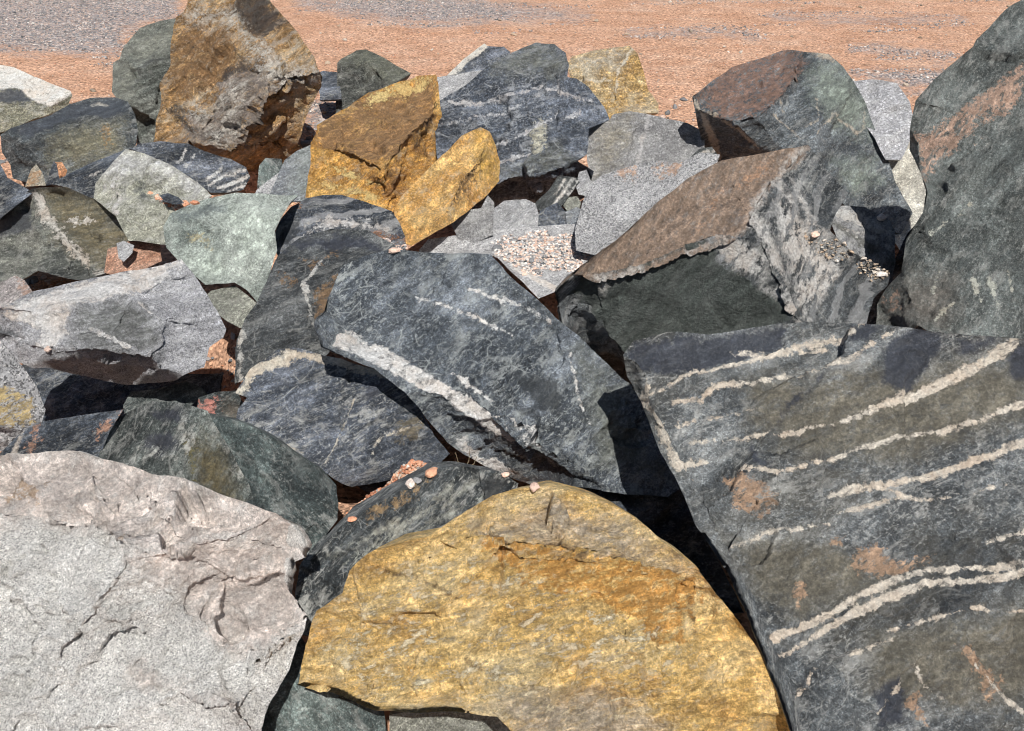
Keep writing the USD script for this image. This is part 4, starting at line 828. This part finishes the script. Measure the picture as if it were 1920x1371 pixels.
B("boulder", "tall brown crag with white streaks and a dark undercut right side", "boulder", "brown_crag_stone", (430, 292, .22), [
 (-30, 48, "326,30 346,12 400,30 450,40 470,75 450,110 400,140 395,200 330,205 302,190 300,155 318,120 322,70"),
 (18, 72, "346,12 355,-20 420,-50 490,-25 512,8 536,35 561,65 590,105 600,135 550,130 500,125 450,110 470,75 450,40 400,30"),
 (0, 24, "450,110 500,125 550,130 600,135 606,146 604,165 560,160 515,165 485,185 462,225 465,270 440,290 430,292 380,278 350,262 330,205 395,200 400,140"),
 (10, -50, "350,262 380,278 430,292 440,290 465,292 497,299 530,291 560,272 580,290 560,320 500,352 440,335 380,300", .05),
 (45, -24, "604,165 575,218 560,272 530,291 497,299 465,292 440,290 465,270 462,225 485,185 515,165 560,160"),
 (-16, 44, "302,190 330,205 350,262 352,275 284,268 295,212")],
 feats=[("poly", "k", 8, "400,140 450,120 520,140 600,140 560,160 500,170 465,220 462,285 400,280 350,250 340,210 395,200"), ("line", "w", (20, 30, 20, 26), "400,190 440,160 420,220 450,260"), ("line", "w", (10, 24, 26, 16), "430,25 470,70 500,100 590,140"), ("line", "w", (20, 16, 10), "500,135 560,145 602,150"), ("line", "w", (10, 16, 10), "350,190 370,230 420,270"), ("line", "w", (14, 12), "340,20 420,10"),
  ("poly", "d", 0, "425,0 490,-20 512,10 540,40 500,45 450,35"), ("line", "d", (10, 22, 12), "395,130 440,110 490,100"), ("line", "d", (6, 14, 5), "500,118 530,122 560,125"), ("line", "d", (4, 10, 4), "320,190 350,205 365,200"), ("line", "d", (4, 12, 5), "335,55 345,75 330,90"), ("line", "d", (4, 9, 4), "440,228 470,232 490,225"), ("line", "d", (3, 8, 3), "430,72 445,95 470,110"), ("poly", "s", 0, "335,40 420,50 440,90 400,130 330,180 320,130"), ("line", "d", (6, 10, 8), "310,195 350,240 400,255"), ("line", "d", (6, 10, 6), "385,245 420,250")],
 thick=.8, rough=1.5, chips=90, ledge=1.3, bed=(20, 35), seed=52, step=3.8)
B("rock_slab", "small grey slab raised flat to the right of the brown crag", "rock slab", "dark_grey_stone", (620, 182, .28), [
 (0, 82, "590,140 605,133 632,135 640,175 600,178"), (0, 15, "600,178 640,175 640,186 600,188")], thick=.25, rough=.3, chips=8, seed=53)
B("boulder", "dark pointed boulder behind the large ochre block", "boulder", "pointed_stone", (640, 210, .1), [
 (12, 66, "633,118 641,110 668,95 686,93 720,108 772,138 735,160 715,140 690,114 660,118"), (-8, 30, "633,118 660,118 690,114 715,140 735,160 700,200 650,225 630,215")],
 feats=[("poly", "k", 4, "645,108 686,95 765,136 735,155 690,112")], thick=.5, rough=.9, chips=30, ledge=.6, bed=(40, 70), seed=54)
B("stone", "salmon pink stone under the olive boulder", "stone", "red_stone", (250, 495, .36), [
 (-14, 56, "196,512 202,467 222,462 246,450 235,480 225,520"), (10, 58, "246,450 275,437 299,450 303,490 250,515 225,520 235,480")], thick=.25, rough=.8, chips=16, seed=55)
B("stone", "little light grey stone lying on the salmon pink stone", "stone", "light_grey_stone", (235, 488, .435), [
 (0, 62, "218,456 232,452 252,460 248,475 232,491 222,484")], thick=.06, rough=.3, chips=6, seed=56)
B("stone", "pinkish grey stone at the left edge above the angular grey boulder", "stone", "pinkish_stone", (20, 570, .34), [
 (-10, 60, "-40,545 0,530 30,516 46,526 68,556 30,580 -40,590")], feats=[("line", "s", 8, "38,525 58,552")], thick=.25, rough=.6, chips=10, seed=57)
B("stone", "rusty red shard standing before the rounded tan fronted boulder", "stone", "rust_stone", (118, 332, .36), [
 (10, 50, "103,304 116,304 126,320 122,330 108,336")], thick=.06, rough=.2, chips=5, seed=58)
B("stone", "pointed tan and grey shard left of the rusty red shard", "stone", "tan_shard_stone", (60, 345, .36), [
 (0, 45, "47,350 58,318 68,308 80,325 86,348")], feats=[("poly", "s", 0, "48,350 60,318 68,325 65,350")], thick=.08, rough=.2, chips=5, seed=59)
B("stone", "thin dark upright shard touching the rusty red shard", "stone", "slate", (100, 342, .38), [
 (-20, 45, "86,348 100,302 106,306 112,338 98,346")], thick=.06, rough=.2, chips=5, seed=60)
B("stone", "flat dark stone lying in the gravel filled hollow", "stone", "slate", (325, 380, .66), [
 (0, 78, "299,366 315,362 335,370 346,381 330,384 308,378")], thick=.05, rough=.2, chips=5, seed=61)
B("stone", "grey green stone at the bottom edge under the ochre boulder", "stone", "green_stone", (620, 1371, .12), [
 (-5, 64, "440,1470 470,1330 520,1240 560,1190 600,1250 640,1310 720,1330 740,1470")], thick=.3, rough=.5, chips=10, seed=62)
B("stone", "brownish grey stone at the bottom edge right of the grey green stone", "stone", "olive_flat_stone", (820, 1371, .12), [
 (5, 62, "730,1470 730,1340 800,1325 900,1330 960,1355 990,1470")], thick=.3, rough=.5, chips=10, seed=63)
B("stone", "grey underside stone beneath the fractured boulder", "stone", "dark_grey_stone", (720, 910, .12), [
 (0, 40, "660,905 720,880 800,870 830,880 770,912 690,925")], thick=.3, rough=.5, chips=10, seed=64)
# ------------------------------------------------------------------ the ground: a yard of red gravel with greyer patches
def plan_of(P):
    P = np.asarray(P, float) - (0, 0, EYE)
    f = P[:, 1]*CP - P[:, 2]*SP; up = P[:, 1]*SP + P[:, 2]*CP
    f = np.where(f > .2, f, np.nan)
    return np.nan_to_num(np.stack([960+FOCAL*P[:, 0]/f, 685.5-FOCAL*up/f], 1), nan=-9e3)

HEAPS = [(*on_ground(u, v, z), r) for u, v, z, r in ((725, 935, .22, .10), (430, 640, .10, .16), (100, 535, .22, .22), (20, 320, .12, .25), (590, 250, .02, .3), (790, 905, .22, .08))]
PITS = [(*on_ground(u, v, 0)[:2], d, r) for u, v, d, r in ((150, 735, 1.3, .40), (330, 720, .5, .2), (1200, 900, .5, .2), (1000, 360, .4, .3), (500, 325, .4, .3), (1690, 520, .5, .25), (1110, 650, .6, .25), (560, 1300, .5, .2), (700, 905, .05, .1))]
def ground_z(x, y):
    P = np.stack([x, y, 0*x], -1)
    z = 0.030*sn(P*(.5, .9, 1), 3, 3) + 0.012*sn(P*(2.2, 5, 1), 3, 4) + 0.006*sn(P*14, 2, 5)
    z = z*np.clip((40 - np.hypot(x, y))/25, 0, 1)
    for hx, hy, hz, r in HEAPS: z = np.maximum(z, (hz + .03)*np.exp(-((x-hx)**2+(y-hy)**2)/(2*(1.25*r)**2)) + z*.5)
    for px_, py_, dz, r in PITS: z = z - dz*np.exp(-((x-px_)**2+(y-py_)**2)/(2*r**2))
    return z
far = 16*1.35**np.arange(1, 10)
xs = np.r_[-far[::-1], np.arange(-16, -7, .25), np.arange(-7, 7.01, .05), np.arange(7.25, 16.1, .25), far]
ys = np.r_[-far[::-1], np.arange(-16, .6, .5), np.arange(.8, 14.5, .05), np.arange(14.75, 24, .4), 24*1.35**np.arange(1, 9)]
GX, GY = np.meshgrid(xs, ys)
gv = np.stack([GX.ravel(), GY.ravel(), ground_z(GX.ravel(), GY.ravel())], 1)
nx, ny = len(xs), len(ys)
q = (np.arange(ny-1)[:, None]*nx + np.arange(nx-1)[None]).ravel()
gf = np.vstack([np.stack([q, q+1, q+nx+1], 1), np.stack([q, q+nx+1, q+nx], 1)])
GREY = [("poly", "k", 0, "-900,-60 330,-60 335,30 300,45 230,60 235,85 215,105 120,100 0,95 -900,90"), ("line", "k", (10, 46, 60, 30, 8), "560,5 700,12 850,18 1000,25 1100,30"), ("poly", "k", -10, "1180,-80 2400,-80 2400,-8 1180,6"),
        ("line", "k", (2, 5, 6, 3), "1180,60 1260,62 1340,60 1420,66"), ("line", "k", (4, 12, 8, 4), "1600,92 1660,94 1720,98 1780,105"), ("line", "k", (4, 26, 40), "1600,135 1680,150 1760,150"), ("poly", "k", 6, "575,205 640,200 645,232 590,228"),
        ("line", "k", (2, 4, 2), "1440,30 1600,38 1800,36")]
guv = plan_of(gv)
near = (np.abs(guv[:, 0]-960) < 2600) & (guv[:, 1] > -90) & (guv[:, 1] < 1500)
gm = np.full(len(gv), -60.0); gm[near] = marks(guv[near], GREY, "k")
gm[(guv[:, 1] <= -90) & (guv[:, 1] > -4000)] = -10

def ground_mat():
    N = {"tc": ("texture_coordinate", {}), "at": ("attribute", {"attribute": "mark_k"}),
         "st": ("mapping", {"mapping_type": "point", "scale": (.9, 1.4, 1)}),
         "a": ("noise_texture", {"scale": 1.5, "detail": 7, "roughness": .65, "distortion": .4}),
         "ra": ("rgb_ramp", {"ramp": [(.30, (.33, .18, .112)), (.45, (.38, .222, .145)), (.56, (.41, .25, .17)), (.72, (.43, .30, .225))]}),
         "v": ("voronoi_texture", {"scale": 55, "feature": "f1"}), "sp": ("separate_color", {"color_type": "rgb"}),
         "rv": ("rgb_ramp", {"ramp": [(0, (.25,)*3), (.3, (.8,)*3), (.8, (1.2,)*3), (1, (1.9,)*3)]}),
         "m1": ("mix_color", {"blend_type": "multiply", "fac": .8, "use_clamp": False}),
         "v2": ("voronoi_texture", {"scale": 40, "feature": "f1"}), "sp2": ("separate_color", {"color_type": "rgb"}),
         "rg": ("rgb_ramp", {"ramp": [(0, (.07, .07, .075)), (.3, (.16, .155, .16)), (.6, (.26, .24, .24)), (.8, (.36, .26, .21)), (1, (.45, .43, .42))]}),
         "e": ("noise_texture", {"scale": 3.2, "detail": 7, "roughness": .72}), "e0": ("math", {"math_type": "subtract", "value2": .5}), "e1": ("math", {"math_type": "multiply", "value2": 90.0}), "e2": ("math", {"math_type": "add"}),
         "e3": ("map_range", {"from_min": -12.0, "from_max": 14.0, "to_min": 0.0, "to_max": .9, "clamp": True}),
         "mx": ("mix_color", {"blend_type": "mix"}),
         "g": ("noise_texture", {"scale": 60, "detail": 4, "roughness": .6}), "hs": ("math", {"math_type": "add"}), "hm": ("math", {"math_type": "multiply", "value2": -1.2}),
         "b": ("bump", {"strength": .9, "distance": .012}), "p": ("principled_bsdf", {"roughness": .85, "specular_ior_level": .2})}
    L = [("tc.object", "st.vector"), ("st.vector", "a.vector"), ("a.fac", "ra.fac"), ("tc.object", "v.vector"), ("v.color", "sp.color"), ("sp.r", "rv.fac"), ("ra.color", "m1.a"), ("rv.color", "m1.b"),
         ("tc.object", "v2.vector"), ("v2.color", "sp2.color"), ("sp2.r", "rg.fac"), ("st.vector", "e.vector"), ("e.fac", "e0.value1"), ("e0.value", "e1.value1"), ("at.fac", "e2.value1"), ("e1.value", "e2.value2"), ("e2.value", "e3.value"),
         ("e3.result", "mx.fac"), ("m1.result", "mx.a"), ("rg.color", "mx.b"), ("mx.result", "p.base_color"), ("tc.object", "g.vector"), ("v2.distance", "hm.value1"), ("hm.value", "hs.value1"), ("g.fac", "hs.value2"), ("hs.value", "b.height"), ("b.normal", "p.normal")]
    return usdkit.material(stage, "/World/Looks/red_gravel_ground", N, L, surface="p.BSDF")
m = usdkit.mesh(stage, "/World/ground", (gv, gf), ground_mat(), smooth=False)
gn = vertex_normals(gv, gf); m.CreateNormalsAttr(Vt.Vec3fArray.FromNumpy(gn.astype(np.float32))); m.SetNormalsInterpolation("vertex")
UsdGeom.PrimvarsAPI(m).CreatePrimvar("mark_k", Sdf.ValueTypeNames.FloatArray, "vertex").Set(Vt.FloatArray.FromNumpy(gm.astype(np.float32)))
tag(m.GetPrim(), "flat yard of fine red gravel behind and beneath the rock pile", "ground", kind="structure")

# ------------------------------------------------------------------ loose gravel
def pebble_mat(name, ramp):
    N = {"at": ("attribute", {"attribute": "tone"}), "r": ("rgb_ramp", {"ramp": ramp}), "tc": ("texture_coordinate", {}), "n": ("noise_texture", {"scale": 160, "detail": 3}),
         "rn": ("rgb_ramp", {"ramp": [(.3, (.6,)*3), (.7, (1.35,)*3)]}), "m": ("mix_color", {"blend_type": "multiply", "fac": .8, "use_clamp": False}), "p": ("principled_bsdf", {"roughness": .75, "specular_ior_level": .3})}
    return usdkit.material(stage, "/World/Looks/" + name, N, [("at.fac", "r.fac"), ("tc.object", "n.vector"), ("n.fac", "rn.fac"), ("r.color", "m.a"), ("rn.color", "m.b"), ("m.result", "p.base_color")], surface="p.BSDF")
RED_P = pebble_mat("red_pebble", [(0, (.24, .09, .05)), (.35, (.42, .19, .11)), (.6, (.50, .29, .19)), (.8, (.45, .36, .28)), (.92, (.17, .17, .17)), (1, (.6, .56, .5))])
GREY_P = pebble_mat("grey_pebble", [(0, (.08, .085, .09)), (.35, (.19, .19, .195)), (.65, (.30, .285, .28)), (.85, (.42, .30, .24)), (1, (.58, .56, .53))])
BUFF_P = pebble_mat("buff_pebble", [(0, (.17, .14, .11)), (.4, (.30, .24, .18)), (.7, (.38, .28, .20)), (.9, (.42, .38, .33)), (1, (.55, .52, .47))])
MIX_P = pebble_mat("mixed_pebble", [(0, (.06, .065, .07)), (.16, (.22, .21, .21)), (.34, (.36, .35, .34)), (.52, (.50, .34, .27)), (.72, (.56, .42, .34)), (.88, (.52, .50, .47)), (1, (.66, .64, .60))])
ICO = trimesh.creation.icosphere(0); OCT_V = np.array([(1, 0, 0), (-1, 0, 0), (0, 1, 0), (0, -1, 0), (0, 0, 1), (0, 0, -1)], float)
OCT_F = np.array([(0, 2, 4), (2, 1, 4), (1, 3, 4), (3, 0, 4), (2, 0, 5), (1, 2, 5), (3, 1, 5), (0, 3, 5)])
def gravel(name, label, pos, size, mat, seed, fine=True, cat="gravel", tones=None):
    rng = np.random.default_rng(seed); n = len(pos)
    bv, bf = (np.array(ICO.vertices), np.array(ICO.faces)) if fine else (OCT_V, OCT_F)
    v = bv[None]*rng.uniform(.62, 1.2, (n, len(bv), 1)) + rng.normal(0, .1, (n, len(bv), 3))
    v = v*np.stack([rng.uniform(.8, 1.35, n), rng.uniform(.6, 1.0, n), rng.uniform(.4, .75, n)], 1)[:, None]
    a = rng.uniform(0, 6.28, n); t = rng.normal(0, .3, n)
    c, s = np.cos(t), np.sin(t); v = np.stack([v[..., 0]*c[:, None]-v[..., 2]*s[:, None], v[..., 1], v[..., 0]*s[:, None]+v[..., 2]*c[:, None]], -1)
    c, s = np.cos(a), np.sin(a); v = np.stack([v[..., 0]*c[:, None]-v[..., 1]*s[:, None], v[..., 0]*s[:, None]+v[..., 1]*c[:, None], v[..., 2]], -1)
    v = v*size[:, None, None]*.5 + (pos + np.stack([0*size, 0*size, size*.12], 1))[:, None]
    f = (bf[None] + (np.arange(n)*len(bv))[:, None, None]).reshape(-1, 3)
    m = usdkit.mesh(stage, "/World/" + numbered(name), (v.reshape(-1, 3), f), mat, smooth=False)
    tone = np.repeat(rng.random(n) if tones is None else tones, len(bv))
    UsdGeom.PrimvarsAPI(m).CreatePrimvar("tone", Sdf.ValueTypeNames.FloatArray, "vertex").Set(Vt.FloatArray.FromNumpy(tone.astype(np.float32)))
    tag(m.GetPrim(), label, cat, kind="stuff")
    return m

def sizes(rng, n, lo, hi): return lo*(hi/lo)**(rng.random(n)**1.8)
rng = np.random.default_rng(5)
def yard(n, want_grey, vmax):
    u = rng.uniform(-60, 1980, n*6); v = 680 - 760*np.sqrt(rng.random(n*6))
    d = ray(np.stack([u, v], 1)); t = -EYE/d[:, 2]; p = d*t[:, None]; ok = (p[:, 1] < 15) & (v < vmax)
    u, v, p = u[ok], v[ok], p[ok]
    val = marks(np.stack([u, v], 1), GREY, "k") + 110*(meshkit.fbm(np.stack([p[:, 0]*1.2, p[:, 1]*5, 0*v], 1), 4, 9)-.5)
    ok = (val > 0) if want_grey else (val < 12)
    p = p[ok][:n]; p[:, 2] = ground_z(p[:, 0], p[:, 1])
    return p
p = yard(26000, False, 640); gravel("gravel", "scattered red and buff chips over the red yard", p, sizes(rng, len(p), .008, .024), RED_P, 21, fine=False)
p = yard(17000, True, 400); gravel("gravel", "coarser grey gravel spread in patches over the red yard", p, sizes(rng, len(p), .016, .045), GREY_P, 22, fine=False)

p = yard(190, False, 330); gravel("gravel", "sparse fist sized lumps lying about the red yard", p, sizes(rng, len(p), .03, .085), BUFF_P, 23)

def heap(n, spots, size, mat, label, seed):
    P = []
    for u, v, z, r in spots:
        c = on_ground(u, v, z); xy = c[:2] + rng.normal(0, r, (n, 2))
        P.append(np.c_[xy, ground_z(xy[:, 0], xy[:, 1])])
    P = np.vstack(P); gravel("gravel", label, P, sizes(rng, len(P), *size), mat, seed)
heap(800, ((725, 935, .22, .09), (790, 905, .22, .07)), (.006, .024), RED_P, "red gravel between the smooth green boulder and the fractured boulder", 31)
heap(900, ((430, 640, .10, .13),), (.009, .024), RED_P, "red gravel in the gap right of the angular grey boulder", 32)
heap(900, ((100, 535, .22, .18),), (.008, .022), RED_P, "red gravel in the hollow under the olive boulder", 33)

RUB = []
for u, v, r, n in ((590, 255, .22, 50), (1690, 560, .2, 40), (1180, 950, .18, 40), (440, 620, .14, 40), (520, 320, .2, 45), (1000, 350, .25, 50), (110, 530, .2, 40), (20, 320, .25, 50), (1240, 225, .3, 40), (560, 1320, .15, 30), (200, 330, .3, 40), (1700, 330, .25, 30)):
    c = on_ground(u, v); xy = c[:2] + rng.normal(0, r, (n, 2)); RUB.append(np.c_[xy, ground_z(xy[:, 0], xy[:, 1])])
RUB = np.vstack(RUB); gravel("rubble", "broken stone chips wedged in the gaps between the boulders", RUB, sizes(rng, len(RUB), .02, .10), GREY_P, 36, cat="rubble")

def drift(label_start, poly, n, size, mat, label, seed, fine=True):
    r = next(q for q in ROCKS if q["label"].startswith(label_start))
    s = poly_sdf(r["UV"], pts(poly)); s = s + 14*sn(np.c_[r["UV"]/22, 0*s], 3, seed); ok = np.where(s > 0)[0]
    k = rng.choice(ok, n); P = r["V"][k] + np.c_[rng.normal(0, .004, (n, 2)), np.zeros(n)]
    gravel("gravel", label, P, sizes(rng, n, *size), mat, seed, fine)
drift("flat pale granite", "925,450 960,440 1060,437 1112,450 1100,480 1085,500 1010,503 960,495 930,475", 4200, (.006, .026), MIX_P, "drift of pink and grey chips on the flat pale granite slab", 41)
drift("big tent", "1530,430 1580,455 1625,484 1672,508 1672,524 1630,506 1580,474 1545,450", 330, (.004, .024), BUFF_P, "chips and grit in the crease of the brown topped boulder", 42)
drift("grey white boulder", "280,352 330,368 385,382 378,392 330,386 290,372", 320, (.012, .032), RED_P, "red chips lying in the hollow of the grey white boulder", 43)
drift("dark blue boulder", "690,440 735,448 762,462 755,474 720,462", 260, (.008, .022), MIX_P, "grit on the rear edge of the folded boulder", 44)

def pebble(u, v, size, mat, tone, label, seed):
    """One loose stone where the line of sight meets whatever lies there."""
    best = None
    for r in ROCKS:
        d2 = ((r["UV"]-(u, v))**2).sum(1); k = int(d2.argmin())
        if d2[k] < 60 and (best is None or r["t"][k] < best[0]): best = (r["t"][k], r["V"][k])
    g = on_ground(u, v); tg = np.linalg.norm(g-(0, 0, EYE))
    P = best[1] if best is not None else np.array([g[0], g[1], ground_z(np.array([g[0]]), np.array([g[1]]))[0]])
    rg = np.random.default_rng(seed); s = trimesh.creation.icosphere(1); vv = np.array(s.vertices)
    vv = vv*(1+.55*sn(vv*1.3+seed, 2, seed)[:, None]); vv = vv*(1.3, .85, .55)*size/2
    a = rg.uniform(0, 6.28); vv = np.stack([vv[:, 0]*math.cos(a)-vv[:, 1]*math.sin(a), vv[:, 0]*math.sin(a)+vv[:, 1]*math.cos(a), vv[:, 2]], 1)
    m = usdkit.mesh(stage, "/World/" + numbered("pebble"), (vv, s.faces), mat, smooth=False)
    m.AddTranslateOp().Set(Gf.Vec3d(*map(float, P + (0, 0, size*.06))))
    UsdGeom.PrimvarsAPI(m).CreatePrimvar("tone", Sdf.ValueTypeNames.FloatArray, "constant").Set(Vt.FloatArray([tone]))
    tag(m.GetPrim(), label, "pebble", "loose pebbles")
for i, (u, v, s, mt, tn, lab) in enumerate((
    (812, 885, .036, RED_P, .5, "largest orange pebble below the right tip of the fractured boulder"),
    (780, 897, .026, GREY_P, .4, "dark grey pebble just left of the largest orange pebble"),
    (770, 908, .034, MIX_P, .80, "pale pink pebble on the upper edge of the swirled green slab"),
    (745, 898, .024, RED_P, .45, "orange pebble in the shade edge of the fractured boulder"),
    (658, 972, .022, RED_P, .4, "small orange pebble beside the rounded end of the smooth green boulder"),
    (1000, 905, .030, MIX_P, .5, "pinkish pebble at the right tip of the swirled green slab"),
    (950, 888, .022, MIX_P, .6, "pinkish pebble under the lower edge of the central boulder"),
    (930, 460, .050, GREY_P, .15, "dark pebble at the left end of the gravel drift"),
    (985, 512, .030, MIX_P, .7, "pink pebble below the gravel drift on the pale slab"),
    (1000, 484, .036, GREY_P, .3, "dark oval pebble within the gravel drift"),
    (1660, 512, .05, MIX_P, .85, "whitish stone chip at the right end of the crease"),
    (1545, 436, .04, MIX_P, .6, "tan stone chip at the upper end of the crease"),
    (740, 468, .045, MIX_P, .6, "cream pebble on the rear edge of the folded boulder"),
    (1650, 408, .05, MIX_P, .80, "cream chip on top of the striped grey gneiss piece"),
    (365, 378, .04, RED_P, .3, "red pebble at the right end of the hollow"),
    (78, 655, .03, GREY_P, .8, "white chip under the angular grey boulder"))):
    pebble(u, v, s, mt, tn, lab, 300+i)

# a dry twig stands in the crack under the central boulder
tw = on_ground(872, 868, .22)
tube = []
for k, (dx, dz) in enumerate(((-.035, .05), (.02, .065), (.045, .03))):
    a = tw + np.array([0, 0, -.03]); b = tw + np.array([dx, 0, dz]); c = (a+b)/2 + np.array([dx*.25, 0, -.005])
    for p0, p1, r in ((a, c, .0016), (c, b, .0011)):
        tube.append(trimesh.creation.cylinder(radius=r, segment=[p0, p1], sections=6))
tm = trimesh.util.concatenate(tube)
TWIG = usdkit.material(stage, "/World/Looks/dry_twig", {"tc": ("texture_coordinate", {}), "n": ("noise_texture", {"scale": 90}), "r": ("rgb_ramp", {"ramp": [(.3, (.16, .12, .07)), (.7, (.3, .25, .16))]}), "p": ("principled_bsdf", {"roughness": .8})}, [("tc.object", "n.vector"), ("n.fac", "r.fac"), ("r.color", "p.base_color")], surface="p.BSDF")
m = usdkit.mesh(stage, "/World/twig", (np.array(tm.vertices)-tw, np.array(tm.faces)), TWIG); m.AddTranslateOp().Set(Gf.Vec3d(*map(float, tw)))
tag(m.GetPrim(), "tiny dry twig in the crack under the central boulder", "twig")
